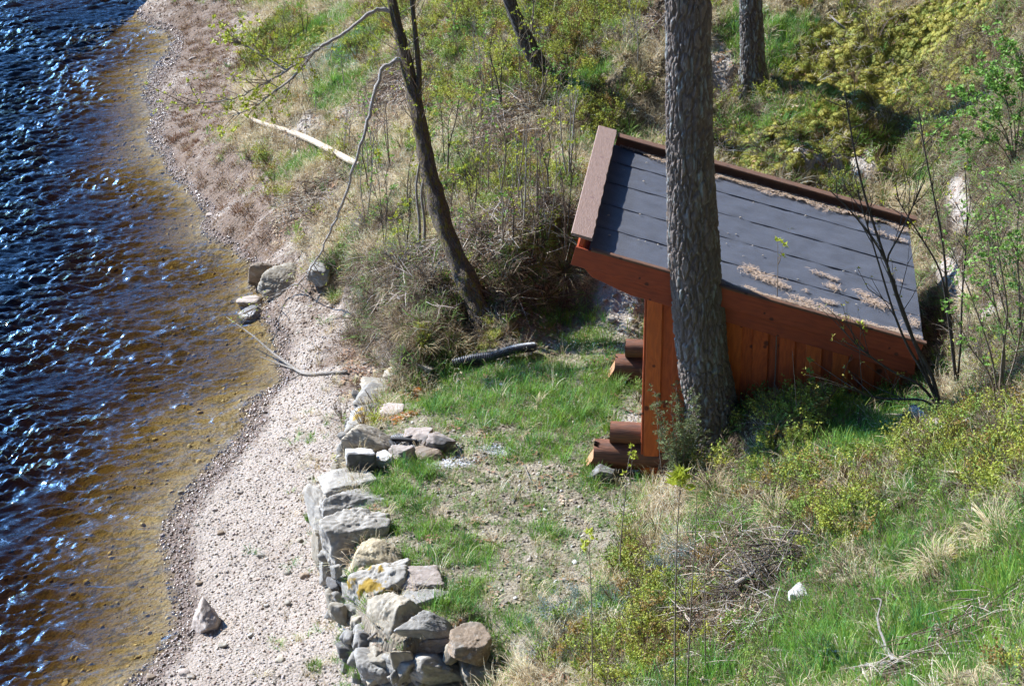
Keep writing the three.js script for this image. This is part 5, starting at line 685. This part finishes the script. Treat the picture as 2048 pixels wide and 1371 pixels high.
function mossGeo(seed) { const r = rng(seed), g = ICO[5].clone(), p = g.attributes.position; for (let i = 0; i < p.count; i++) { const x = p.getX(i), y = p.getY(i), z = p.getZ(i), q = 1 + 0.22 * n3(x * 2 + seed, y * 2, z * 2) + 0.16 * n3(x * 6, y * 6 + seed, z * 6); p.setXYZ(i, x * q * 0.042, Math.max(y, -0.3) * q * 0.016, z * q * 0.042); } g.computeVertexNormals(); const parts = [g.toNonIndexed()], t = tuftGeo(seed + 3, 110, 0.026, 0.006, 0.056, 0.2, 2, 0.5).toNonIndexed(); t.translate(0, 0.008, 0); parts.push(t); return mergeGeometries(parts.map((q) => { q.deleteAttribute('uv'); return q; })); }
function bilberryGeo(seed) { const r = rng(seed), pile = new LeafPile(), tw = []; for (let i = 0; i < 11; i++) { const a = r() * 6.283, h = 0.07 + 0.1 * r(), q = 0.03 + 0.07 * r(), e = V(Math.cos(a) * q, h, Math.sin(a) * q), m = V(e.x * 0.4, h * 0.5, e.z * 0.4); for (let k = 0; k < 7; k++) { const o = m.clone().lerp(e, k / 6).add(V((r() - 0.5) * 0.025, (r() - 0.5) * 0.02, (r() - 0.5) * 0.025)); pile.tuft(o, r, 2, 0.017, 0.0115, 0.4); } } return pile.geo(); }
function bilberryTwigGeo(seed) { const r = rng(seed), tw = []; for (let i = 0; i < 11; i++) { const a = r() * 6.283, h = 0.07 + 0.1 * r(), q = 0.03 + 0.07 * r(), e = V(Math.cos(a) * q, h, Math.sin(a) * q), m = V(e.x * 0.4, h * 0.5, e.z * 0.4); tw.push(tube([V(0, -0.01, 0), m, e], [0.0025, 0.002, 0.0012], 3)); } return mergeGeometries(tw); }
function leafLitterGeo(seed) { const r = rng(seed), p = new LeafPile(); for (let i = 0; i < 5; i++) { const a = r() * 6.283, d = V(Math.cos(a), 0.15 * (r() - 0.3), Math.sin(a)).normalize(), s = V(-Math.sin(a), 0.4 * (r() - 0.5), Math.cos(a)).normalize(); p.leaf(V((r() - 0.5) * 0.1, 0.006 + 0.012 * r(), (r() - 0.5) * 0.1), d, s, 0.035 + 0.02 * r(), 0.02 + 0.014 * r(), 0.3 * (r() - 0.3)); } return p.geo(); }
function deadTwigGeo(seed) { const r = rng(seed), t = []; for (let i = 0; i < 4; i++) { const a = r() * 6.283, l = 0.05 + 0.12 * r(), o = V((r() - 0.5) * 0.1, 0.01 + 0.03 * r(), (r() - 0.5) * 0.1), d = V(Math.cos(a), 0.5 * (r() - 0.35), Math.sin(a)); t.push(tube([o, o.clone().addScaledVector(d, l * 0.5).add(V(0, 0.012 * r(), 0.01 * r())), o.clone().addScaledVector(d, l)], [0.002, 0.0017, 0.0008], 3)); } return mergeGeometries(t); }
function pebbleGeo(seed) { return (() => { const g = rockGeo(seed, 1, 0.62, 0.85, { detail: 2, round: true, cuts: 3 }); g.deleteAttribute('color'); g.deleteAttribute('uv'); return g; })(); }

const rockPale = new THREE.MeshStandardMaterial({ color: new THREE.Color().setRGB(0.34, 0.3, 0.25), roughness: 0.9 });
const CM = { blade: leafMat(1, 1, 1, 0.42), straw: leafMat(1, 1, 1, 0.3), moss: leafMat(1, 1, 1, 0.15), leaf: leafMat(1, 1, 1, 0.4), litter: leafMat(1, 1, 1, 0.15), twig: new THREE.MeshStandardMaterial({ roughness: 0.95 }), stone: new THREE.MeshStandardMaterial({ roughness: 0.85 }), wet: new THREE.MeshStandardMaterial({ roughness: 0.25 }) };
const inPicture = (x, y, z, m) => { const zf = -(y - CAM_Y) * SP - z * CP, u = 1024 + F * x / zf, v = 685.5 - F * ((y - CAM_Y) * CP - z * SP) / zf; return u > -m && u < 2048 + m && v > -m && v < 1371 + m; };
const dm = new THREE.Object3D(), qA = new THREE.Quaternion(), qB = new THREE.Quaternion(), YUP = V(0, 1, 0), colr = new THREE.Color();
// walks the ground on a jittered lattice; want(cover, x, z, r) -> size or 0; tint(cover, r, out)
function scatter(name, label, geos, mat, cell, seed, want, tint, o = {}) {
  const r = rng(seed), lists = geos.map(() => []), x0 = o.x0 ?? -7.5, x1 = o.x1 ?? 6.6, z0 = o.z0 ?? -46, z1 = o.z1 ?? -10.5;
  for (let z = z0; z < z1; z += cell) for (let x = x0; x < x1; x += cell) {
    const px = x + r() * cell, pz = z + r() * cell, c = coverAt(px, pz), s = want(c, px, pz, r); if (!(s > 0)) continue;
    const [lx, lz] = toShelter(px, pz); if (lx > -0.06 && lx < 2.5 && lz < 0.06 && lz > -2.34) continue; if (Math.abs(lz + 0.1) < 0.16 && lx > -0.52 && lx < 0) continue; if (Math.abs(lz + 2.15) < 0.17 && lx > -0.52 && lx < 0) continue;
    const y = height(px, pz); if (!inPicture(px, y, pz, 420)) continue;
    const n = normalAt(px, pz, 0.05), lean = o.lean ?? 0.5, ax = V(n.x * lean, lerp(1, n.y, lean), n.z * lean); if (o.flop) { ax.x += n.x * o.flop; ax.z += n.z * o.flop; } ax.normalize();
    const f = o.yaw ? o.yaw(n, r) : r() * 6.283; tint(c, r, colr, px, pz); lists[(r() * geos.length) | 0].push([px, y + (o.dy ?? 0) * s, pz, ax, f, s, colr.r, colr.g, colr.b, r()]);
  }
  let total = 0;
  lists.forEach((l, i) => { if (!l.length) return; total += l.length; const m = new THREE.InstancedMesh(geos[i], mat, l.length); l.forEach(([x, y, z, ax, f, s, cr, cg, cb, k], j) => { qA.setFromUnitVectors(YUP, ax); qB.setFromAxisAngle(YUP, f); dm.quaternion.copy(qA).multiply(qB); if (o.tumble) { qB.setFromAxisAngle(V(k - 0.5, 0.2, 0.5).normalize(), k * 12); dm.quaternion.multiply(qB); } dm.position.set(x, y, z); dm.scale.set(s, s * (o.sy ?? 1), s); dm.updateMatrix(); m.setMatrixAt(j, dm.matrix); m.setColorAt(j, colr.setRGB(cr, cg, cb)); }); m.name = numbered(name); m.castShadow = m.receiveShadow = true; tag(m, label, name.replaceAll('_', ' '), null, 'stuff'); scene.add(m); });
  console.log(name, total);
}
const vary = (c, r, R, G, B, k = 0.3) => { const v = 1 - k / 2 + k * r(); c.setRGB(R * v * (0.94 + 0.12 * r()), G * v, B * v * (0.9 + 0.2 * r())); };
const shortG = [tuftGeo(1, 16, 0.085, 0.0055, 0.035, 0.28, 3, 0.45), tuftGeo(2, 14, 0.11, 0.0055, 0.04, 0.3, 3, 0.5), tuftGeo(3, 18, 0.07, 0.005, 0.045, 0.25, 3, 0.4)];
const longG = [tuftGeo(4, 15, 0.19, 0.006, 0.035, 0.26, 4, 0.62), tuftGeo(5, 13, 0.16, 0.006, 0.04, 0.3, 4, 0.55)];
const strawG = [tuftGeo(6, 20, 0.2, 0.0048, 0.05, 0.42, 4, 0.3), tuftGeo(7, 22, 0.16, 0.0045, 0.055, 0.5, 4, 0.22), tuftGeo(8, 16, 0.25, 0.0048, 0.05, 0.36, 4, 0.38)];
const GREEN = (c, r, o) => { const q = r(); if (q < 0.5) vary(o, r, 0.175, 0.345, 0.06); else if (q < 0.85) vary(o, r, 0.25, 0.385, 0.06); else vary(o, r, 0.11, 0.285, 0.085); };
const STRAW = (c, r, o) => { const q = r(); if (q < 0.55) vary(o, r, 0.58, 0.49, 0.31, 0.35); else if (q < 0.8) vary(o, r, 0.46, 0.37, 0.22, 0.35); else if (q < 0.92) vary(o, r, 0.66, 0.59, 0.43, 0.2); else vary(o, r, 0.24, 0.17, 0.095); };
scatter('green_grass', 'fresh green spring grass', shortG, CM.blade, 0.05, 1001, (c, x, z, r) => { const g = c.G; return r() < g * 0.9 ? (0.5 + 0.35 * c.green) * (0.8 + 0.7 * r()) : 0; }, GREEN);
scatter('long_green_grass', 'longer green grass on the slopes', longG, CM.blade, 0.066, 1002, (c, x, z, r) => r() < c.G * c.wild * 0.8 + c.green * c.terrace * 0.16 ? 0.55 + 0.6 * r() : 0, GREEN, { lean: 0.35 });
scatter('tall_grass', 'tall fresh grass blades nearest the camera', [tuftGeo(41, 12, 0.26, 0.007, 0.04, 0.16, 4, 0.72), tuftGeo(42, 10, 0.22, 0.007, 0.05, 0.18, 4, 0.7)], CM.blade, 0.075, 1030, (c, x, z, r) => (r() < (0.12 + 0.5 * c.green) * c.wild * ss(-16.5, -13.5, z) ? 0.7 + 0.6 * r() : 0), GREEN, { lean: 0.3, z0: -17, x0: 0.5 });
scatter('dry_grass', 'last year\'s straw-coloured dry grass', strawG, CM.straw, 0.062, 1003, (c, x, z, r) => r() < c.D * 0.9 ? 0.5 + 0.75 * r() : 0, STRAW, { lean: 0.6, flop: 0.5, yaw: (n, r) => r() * 6.283 });
scatter('moss', 'yellow-green moss cushions', [mossGeo(1), mossGeo(2), mossGeo(3)], CM.moss, 0.036, 1004, (c, x, z, r) => r() < c.M * 0.9 ? 0.6 + 0.8 * r() : 0, (c, r, o) => (r() < 0.7 ? vary(o, r, 0.28, 0.26, 0.05, 0.3) : vary(o, r, 0.21, 0.225, 0.045, 0.3)), { lean: 1 });
const bb = (c, x, z, r) => (r() < c.B * 0.95 ? 0.7 + 0.9 * r() : 0);
scatter('bilberry_leaves', 'low bilberry scrub with small yellow-green leaves', [bilberryGeo(1), bilberryGeo(2), bilberryGeo(3)], CM.leaf, 0.085, 1005, bb, (c, r, o) => (r() < 0.6 ? vary(o, r, 0.36, 0.39, 0.06) : r() < 0.7 ? vary(o, r, 0.22, 0.31, 0.06) : vary(o, r, 0.32, 0.21, 0.06)), { lean: 0.5 });
scatter('bilberry_twigs', 'brown twigs of the bilberry scrub', [bilberryTwigGeo(1), bilberryTwigGeo(2)], CM.twig, 0.085, 1005, bb, (c, r, o) => vary(o, r, 0.13, 0.085, 0.05), { lean: 0.5 });
scatter('heather_scrub', 'dark twiggy heather on the slopes', [deadTwigGeo(1), deadTwigGeo(2), deadTwigGeo(3)], CM.twig, 0.07, 1006, (c, x, z, r) => (r() < c.wild * (0.14 + 0.5 * c.scrub + 0.6 * c.litter + 0.2 * c.bilberry) ? (0.7 + 0.9 * r()) * (1 + 0.8 * c.litter) : 0), (c, r, o) => (r() < 0.6 ? vary(o, r, 0.1, 0.068, 0.045, 0.5) : vary(o, r, 0.34, 0.29, 0.23, 0.4)), { lean: 0.6 });
scatter('leaf_litter', 'brown fallen leaves', [leafLitterGeo(1), leafLitterGeo(2), leafLitterGeo(3)], CM.litter, 0.07, 1007, (c, x, z, r) => (r() < c.L * 0.55 + c.terrace * 0.04 ? 0.6 + 0.7 * r() : 0), (c, r, o) => (r() < 0.5 ? vary(o, r, 0.26, 0.15, 0.085, 0.5) : r() < 0.6 ? vary(o, r, 0.42, 0.32, 0.22, 0.4) : vary(o, r, 0.14, 0.075, 0.045, 0.4)), { lean: 1, dy: 0.004 });
scatter('lingonberry', 'grey-green lingonberry mats with pale glossy leaves', [bilberryGeo(11), bilberryGeo(12)], CM.leaf, 0.06, 1008, (c, x, z, r) => (r() < c.lingon * 0.5 ? 0.5 + 0.35 * r() : 0), (c, r, o) => (r() < 0.5 ? vary(o, r, 0.13, 0.18, 0.13) : vary(o, r, 0.3, 0.36, 0.32)), { lean: 0.8 });
const PEB = [pebbleGeo(1), pebbleGeo(2), pebbleGeo(3), pebbleGeo(4)];
const PCOL = (c, r, o, x, z) => { const q = r(); if (z < -25.5 && r() < 0.6) return vary(o, r, 0.15, 0.1, 0.07, 0.6); if (q < 0.4) vary(o, r, 0.305, 0.255, 0.21, 0.35); else if (q < 0.65) vary(o, r, 0.4, 0.355, 0.305, 0.3); else if (q < 0.85) vary(o, r, 0.26, 0.19, 0.14, 0.4); else vary(o, r, 0.19, 0.16, 0.14, 0.4); };
const hl = (x, z) => gridAt(lowG, x, z);
scatter('beach_gravel', 'small rounded gravel of the beach', PEB, CM.stone, 0.03, 1010, (c, x, z, r) => (r() < c.beach * 0.85 * (1 - 0.8 * c.rust) && hl(x, z) > LAKE + 0.025 ? 0.0045 + 0.015 * Math.pow(r(), 3.6) : 0), PCOL, { lean: 1, tumble: true, x1: 0 });
scatter('wet_gravel', 'dark wet gravel at the waterline', PEB, CM.wet, 0.034, 1011, (c, x, z, r) => { const h = hl(x, z); return r() < 0.8 && h <= LAKE + 0.06 && h > LAKE - 0.03 ? 0.009 + 0.022 * r() * r() : 0; }, (c, r, o) => (r() < 0.6 ? vary(o, r, 0.15, 0.115, 0.09, 0.5) : vary(o, r, 0.27, 0.2, 0.15, 0.4)), { lean: 1, tumble: true, x1: 0 });
scatter('lakebed_gravel', 'brown gravel under the shallow water', PEB, CM.stone, 0.06, 1012, (c, x, z, r) => { const h = hl(x, z); return r() < 0.16 && h <= LAKE - 0.03 && h > LAKE - 0.7 ? 0.009 + 0.03 * Math.pow(r(), 4) : 0; }, (c, r, o) => (r() < 0.7 ? vary(o, r, 0.38, 0.28, 0.14, 0.35) : vary(o, r, 0.5, 0.4, 0.24, 0.3)), { lean: 1, tumble: true, x1: 0 });
scatter('terrace_gravel', 'grey gravel showing between the terrace grass', PEB, CM.stone, 0.042, 1013, (c, x, z, r) => (r() < Math.max(c.terrace * 0.5 * (1 - 0.5 * c.green), c.sand * 0.5 * (1 - c.beach)) ? 0.006 + 0.018 * Math.pow(r(), 2.5) : 0), (c, r, o) => { const q = r(); if (q < 0.55) vary(o, r, 0.28, 0.235, 0.175, 0.4); else if (q < 0.68) vary(o, r, 0.4, 0.37, 0.32, 0.3); else vary(o, r, 0.12, 0.095, 0.075, 0.5); }, { lean: 1, tumble: true, x0: -3.2 });
scatter('rust_rushes', 'rust-brown dead rush tufts on the upper beach', [tuftGeo(21, 24, 0.075, 0.006, 0.05, 0.5, 3, 0.15), tuftGeo(22, 22, 0.06, 0.006, 0.06, 0.5, 3, 0.1)], CM.straw, 0.06, 1014, (c, x, z, r) => (r() < c.beach * c.rust * 0.9 * ss(-0.1, 0.4, fbm(x * 3, z * 3, 2)) && hl(x, z) > LAKE + 0.06 ? 0.6 + 0.9 * r() : 0), (c, r, o) => (r() < 0.65 ? vary(o, r, 0.16, 0.08, 0.042, 0.5) : vary(o, r, 0.32, 0.22, 0.12, 0.4)), { lean: 1, x1: 0 });
scatter('beach_grass', 'straw and green tufts at the upper edge of the beach', [strawG[1], shortG[0]], CM.straw, 0.075, 1015, (c, x, z, r) => (r() < c.beach * ss(-0.98, -0.72, hl(x, z)) * 0.5 * ss(-0.1, 0.35, fbm(x * 1.4 + 4, z * 1.4, 3)) ? 0.5 + 0.5 * r() : 0), (c, r, o) => (r() < 0.7 ? STRAW(c, r, o) : GREEN(c, r, o)), { lean: 0.6, x1: 0 });
scatter('orange_moss', 'rusty orange moss patches', [mossGeo(7)], CM.moss, 0.05, 1016, (c, x, z, r) => (r() < c.orange * 0.5 * (1 - c.beach) ? 0.35 + 0.4 * r() : 0), (c, r, o) => vary(o, r, 0.36, 0.14, 0.03, 0.4), { lean: 1 });
scatter('ash_flakes', 'white ash flakes spread round the fire ring', [leafLitterGeo(9)], CM.stone, 0.035, 1017, (c, x, z, r) => (r() < c.ash * 0.55 ? 0.22 + 0.25 * r() : 0), (c, r, o) => vary(o, r, 0.5, 0.51, 0.52, 0.4), { lean: 1, dy: 0.01 });
// grass and roots hanging over the broken edges of the banks
const steep = (x, z) => 1 - normalAt(x, z, 0.08).y;
scatter('bank_grass', 'drooping dead grass and roots on the steep bank faces', [tuftGeo(31, 20, 0.24, 0.005, 0.03, 0.5, 4, 0.1), tuftGeo(32, 18, 0.18, 0.005, 0.03, 0.55, 4, 0.05)], CM.straw, 0.034, 1020, (c, x, z, r) => { const s = steep(x, z); return s > 0.16 && !(x < 0.6 && z > -22.3) && c.sand < 0.4 && c.beach < 0.6 && r() < 0.12 + 0.7 * s ? 0.5 + 0.7 * r() : 0; }, (c, r, o) => { const q = r(); if (q < 0.55) vary(o, r, 0.15, 0.105, 0.065, 0.5); else if (q < 0.7) vary(o, r, 0.4, 0.32, 0.2, 0.4); else if (q < 0.85) GREEN(c, r, o); else vary(o, r, 0.1, 0.07, 0.045, 0.5); }, { lean: 0.9, flop: 0.8, x0: -2.4, x1: 6.2, z0: -27, z1: -14 });
// grass, roots and dead fern hanging over the undercut edge
{
  const r = rng(5150), c = new THREE.CatmullRomCurve3([[684, 545], [728, 600], [768, 650], [806, 695], [850, 716]].map(([u, v]) => onLevel(u, v, -0.1))), G = [tuftGeo(51, 22, 0.3, 0.0055, 0.035, 0.5, 5, 0.1), tuftGeo(52, 20, 0.22, 0.0055, 0.035, 0.5, 5, 0.15)], L = [[], []];
  for (let i = 0; i < 280; i++) { const p = c.getPoint(r()), o = 0.02 + 0.5 * Math.pow(r(), 1.6), x = p.x + o * 0.85, z = p.z - o * 0.35; L[(r() * 2) | 0].push([x, height(x, z) + 0.03, z, V(-0.9, 0.55, 0.75).normalize(), r() * 6.283, 0.5 + 0.8 * r(), r()]); }
  L.forEach((l, k) => { const m = new THREE.InstancedMesh(G[k], CM.straw, l.length); l.forEach(([x, y, z, ax, f, s, q], j) => { qA.setFromUnitVectors(YUP, ax); qB.setFromAxisAngle(YUP, f); dm.quaternion.copy(qA).multiply(qB); dm.position.set(x, y, z); dm.scale.setScalar(s); dm.updateMatrix(); m.setMatrixAt(j, dm.matrix); if (q < 0.65) colr.setRGB(0.14, 0.1, 0.064); else if (q < 0.88) colr.setRGB(0.32, 0.255, 0.16); else colr.setRGB(0.16, 0.26, 0.06); m.setColorAt(j, colr); }); m.name = numbered('edge_grass'); tag(m, 'dead grass hanging over the undercut bank edge', 'grass', null, 'stuff'); scene.add(m); });
}
// needle litter on the roof: patches and the drift along the far board
{
  const r = rng(1300), L = [], put = (lx, lz) => { if (lx < RL + 0.15 || lx > RR - 0.02 || lz > ZN - 0.03 || lz < ZF + 0.07) return; L.push([lx, lz, r() * 6.283, 0.5 + 0.9 * r(), r()]); };
  const blob = (lx, lz, a, b, n, rot = 0.1) => { for (let i = 0; i < n; i++) { const q = r() * 6.283, s = 0.62 * Math.sqrt(-Math.log(1 - 0.98 * r())); const w = 1 + 0.4 * n2(Math.cos(q) * 2 + lx * 5, Math.sin(q) * 2 + lz * 5), dx = Math.cos(q) * s * a * w, dz = Math.sin(q) * s * b * w; put(lx + dx - dz * rot, lz + dz + dx * rot); } };
  for (let i = 0; i < 3600; i++) { const lx = lerp(RL + 0.2, RR, Math.pow(r(), 0.8)), w = (0.16 + 0.13 * n2(lx * 2.2, 5)) * ss(RL + 0.15, RL + 0.6, lx) * lerp(0.55, 1.2, (lx - RL) / 3.2); put(lx, ZF + 0.07 + w * Math.pow(r(), 1.3) * (1 + 0.4 * n2(lx * 9, 2))); }
  const at = (u, v) => { const d = sight(u, v), o = V(0, CAM_Y, 0); let t = 18; for (; t < 26; t += 0.005) { const x = d.x * t, y = CAM_Y + d.y * t, z = d.z * t, [lx, lz] = toShelter(x, z); if (y < yr(lx)) return [lx, lz]; } return [0, 0]; };
  for (const [u, v, a, b, n] of [[1500, 542, 0.1, 0.12, 300], [1530, 560, 0.2, 0.13, 800], [1562, 576, 0.09, 0.07, 200], [1640, 552, 0.12, 0.05, 160], [1665, 562, 0.08, 0.04, 110], [1665, 578, 0.085, 0.085, 260], [1725, 592, 0.1, 0.08, 250], [1750, 610, 0.16, 0.12, 560], [1655, 608, 0.1, 0.05, 200], [1612, 606, 0.16, 0.05, 300], [1825, 650, 0.09, 0.16, 280], [1795, 482, 0.12, 0.06, 220], [1760, 470, 0.1, 0.06, 160], [1610, 586, 0.03, 0.03, 40], [1798, 566, 0.04, 0.03, 40]]) blob(...at(u, v), a * 1.1, b * 1.15, n * 0.55);
  for (let i = 0; i < 2400; i++) { const lx = lerp(RL + 0.9, RR, r()); put(lx, ZN - 0.035 - 0.1 * Math.pow(r(), 2) * (0.4 + 0.8 * Math.max(0, n2(lx * 3, 8) + 0.4))); }
  const g = geoOf([-0.024, 0, -0.0016, -0.024, 0, 0.0016, 0, 0.004, -0.002, 0, 0.004, 0.002, 0.026, 0.001, 0], [0, 1, 2, 1, 3, 2, 2, 3, 4]), m = new THREE.InstancedMesh(g, CM.litter, L.length);
  L.forEach(([lx, lz, a, s, k], i) => { const p = roofPt(lx, lz, 0.02 + 0.012 * k); dm.position.copy(p).applyAxisAngle(YUP, shelterTurn).add(shelterAt); dm.rotation.set((k - 0.5) * 0.6, a, -0.25 + (k - 0.5) * 0.5); dm.scale.setScalar(s); dm.updateMatrix(); m.setMatrixAt(i, dm.matrix); const q = 0.6 + 0.6 * k; m.setColorAt(i, colr.setRGB(0.42 * q, 0.31 * q, 0.225 * q)); });
  m.name = 'needle_litter'; m.castShadow = m.receiveShadow = true; tag(m, 'brown pine needle litter drifted on the felt roof', 'needle litter', null, 'stuff'); scene.add(m);
  for (const [u, v] of [[1216, 434], [1218, 474], [1279, 432], [1286, 366], [1246, 343], [1276, 484], [1290, 487], [1315, 493], [1292, 329], [1480, 438], [1455, 470], [1471, 472], [1452, 491], [1486, 516], [1504, 495], [1525, 514], [1480, 550], [1506, 409], [1610, 435], [1595, 562], [1686, 546], [1710, 546], [1712, 613], [1570, 497]]) { const [lx, lz] = at(u, v), s = 0.006 + 0.005 * r(), q = mesh('roof_pebble', PEB[(r() * 4) | 0], rockPale); q.position.copy(roofPt(lx, lz, 0.022)).applyAxisAngle(YUP, shelterTurn).add(shelterAt); q.scale.set(s * 1.3, s, s); q.rotation.y = r() * 6; tag(q, `tiny pale bit on the roof felt ${u < 1330 ? 'left of the pine trunk' : u < 1530 ? 'just right of the pine trunk' : 'on the lower right part of the roof'}`, 'pebble', 'pale bits on the roof felt'); }
}
// ---------------------------------------------------------------- single grass tussocks that stand out
{
  const r = rng(888), dryT = (s, h) => tuftGeo(s, 190, h, 0.005, 0.1, 0.34, 5, 0.28), greT = (s, h) => tuftGeo(s, 130, h, 0.006, 0.08, 0.2, 4, 0.55);
  const straw = leafMat(0.52, 0.42, 0.25, 0.3), brown = leafMat(0.36, 0.27, 0.155, 0.3), green = leafMat(0.17, 0.28, 0.055, 0.42);
  for (const [u, v, h, g, lab, m, flop] of [
    [1435, 1000, 0.36, 0.1, 'drooping brown grass tussock under the foot of the big pine', brown, 1.0], [2005, 1085, 0.42, 0.12, 'large straw tussock at the right edge of the near slope', straw, 0.7], [1880, 1140, 0.34, 0.08, 'straw tussock left of the large one on the near slope', straw, 0.7],
    [672, 600, 0.2, 0.1, 'dry tussock on the beach beside the dark bank', straw, 0.2], [1130, 545, 0.36, 0.05, 'tussock hanging from the bank beside the shelter front', brown, 1.0], [815, 650, 0.34, 0.02, 'brown tussock hanging on the left bank face', brown, 1.0], [845, 690, 0.28, 0.08, 'straw tussock at the foot of the bank', straw, 0.6], [905, 690, 0.26, 0.1, 'straw tussock left of the leaning trunk foot', straw, 0.5],
    [1690, 1000, 0.26, 0.06, 'pale tussock in the middle of the near slope', straw, 0.7], [1560, 1030, 0.26, 0.05, 'pale tussock above the heap of twigs', straw, 0.7], [1770, 400, 0.34, 0.06, 'long drooping straw tussock above the trench behind the roof', straw, 1.0], [1830, 420, 0.34, 0.06, 'straw tussock right of the far roof corner', straw, 1.0], [1950, 610, 0.3, 0.1, 'straw tussock beside the trench at the low roof end', straw, 0.8], [1400, 60, 0.36, 0.04, 'dry tussock on the hill just right of the big trunk', straw, 0.8], [660, 240, 0.26, 0.04, 'dry tussock above the fallen pole', straw, 0.6], [590, 205, 0.24, 0.06, 'dark dry tussock under the upper hanging branch', brown, 0.6],
    [460, 215, 0.16, 0.1, 'dark tussock at the tip of the fallen pole', brown, 0.2],
  ]) { const b = hit(u, v), T = thing('grass_tussock', lab, 'grass tussock', b, 0, 'grass tussocks'), n = normalAt(b.x, b.z, 0.12); const ax = V(n.x * (0.4 + flop), 1, n.z * (0.4 + flop)).normalize(), q = new THREE.Quaternion().setFromUnitVectors(YUP, ax); const a = mesh('dry_blades', dryT(u + v, h), m, T); a.quaternion.copy(q); const c = mesh('green_blades', greT(u * 3 + v, g + 0.08), green, T); c.quaternion.copy(q); }
  for (const [u, v, s, lab] of [[845, 945, 1.1, 'bright green grass clump at the near side of the fire ring'], [790, 980, 0.9, 'green grass clump between the fire ring and the wall'], [878, 815, 1.2, 'dense green clump behind the fire ring'], [890, 735, 1.0, 'green clump at the end of the drain pipe'], [1190, 955, 1.1, 'green clump against the end of the lower foundation log'], [1225, 775, 1.3, 'tall green clump under the upper foundation log'], [905, 1215, 1.1, 'green clump behind the flat stones of the wall'], [985, 1265, 1.2, 'tall green clump behind the near end of the wall'], [930, 1185, 1.0, 'green clump above the flat stones on the terrace side'], [622, 1038, 0.6, 'small grass clump alone on the beach before the wall'], [700, 1290, 1.0, 'green clump at the foot of the wall on the beach side'], [722, 1345, 1.1, 'green clump at the bottom edge beside the wall foot'], [628, 1335, 0.55, 'small green clump on the beach near the bottom edge'], [1160, 825, 1.1, 'round green clump in the middle of the terrace lawn'], [1200, 835, 0.9, 'smaller green clump right of the round lawn clump'], [1020, 1305, 1.0, 'green clump beside the last stone of the wall'], [1230, 860, 0.8, 'green clump before the shelter opening']])
    { const b = hit(u, v), T = mesh('green_clump', tuftGeo(u + 5 * v, 150, 0.15 * s, 0.006, 0.1 * s, 0.26, 4, 0.4), green); T.position.copy(b); tag(T, lab, 'grass clump', 'green grass clumps'); }
}
// ---------------------------------------------------------------- the wooded hill across the lake, above the picture: only the water mirrors it
{
  const pos = [], idx = [], W = 60, D = 10; const hh = (a, t) => (5 + 3 * n2(a * 1.6, 3) + 1 * n2(a * 6, 1)) * ss(0, 1, t);
  for (let j = 0; j <= D; j++) for (let i = 0; i <= W; i++) { const a = -1.55 + 2.1 * i / W, t = j / D, R = 72 + 55 * t; pos.push(Math.sin(a) * R, LAKE - 1.5 + hh(a, t) * 1.0, -22 - Math.cos(a) * R); }
  for (let j = 0; j < D; j++) for (let i = 0; i < W; i++) { const a = j * (W + 1) + i, b = a + W + 1; idx.push(a, a + 1, b, a + 1, b + 1, b); }
  tag(mesh('far_hill', geoOf(pos, idx), new THREE.MeshStandardMaterial({ color: new THREE.Color().setRGB(0.045, 0.05, 0.025), roughness: 1, side: THREE.DoubleSide })), 'wooded hill across the lake', 'hill', null, 'structure');
  const r = rng(4242), parts = []; for (let k = 0; k < 5; k++) { const g = new THREE.ConeGeometry(1.9 - 0.3 * k, 2.9, 9, 2, true); const p = g.attributes.position; for (let i = 0; i < p.count; i++) { const q = 1 + 0.35 * n3(p.getX(i) * 2 + k, p.getY(i), p.getZ(i) * 2); p.setX(i, p.getX(i) * q); p.setZ(i, p.getZ(i) * q); } g.translate(0, 2.2 + 1.7 * k, 0); parts.push(g); } const tr = new THREE.CylinderGeometry(0.12, 0.22, 3, 6); tr.translate(0, 1, 0); parts.push(tr);
  const g = mergeGeometries(parts), N = 1500, m = new THREE.InstancedMesh(g, new THREE.MeshStandardMaterial({ roughness: 1, side: THREE.DoubleSide }), N);
  for (let i = 0; i < N; i++) { const a = -1.5 + 2.0 * r(), t = r(), R = 73 + 53 * t; dm.position.set(Math.sin(a) * R, LAKE - 1.7 + hh(a, t), -22 - Math.cos(a) * R); dm.rotation.set(0, r() * 6.28, 0); const s = 0.6 + 0.6 * r(); dm.scale.set(s, s * (0.9 + 0.4 * r()), s); dm.updateMatrix(); m.setMatrixAt(i, dm.matrix); m.setColorAt(i, colr.setRGB(0.035 + 0.03 * r(), 0.05 + 0.03 * r(), 0.022)); }
  m.name = 'far_forest'; tag(m, 'dark spruce forest across the lake', 'forest', null, 'stuff'); scene.add(m);
}
renderer.render(scene, camera);
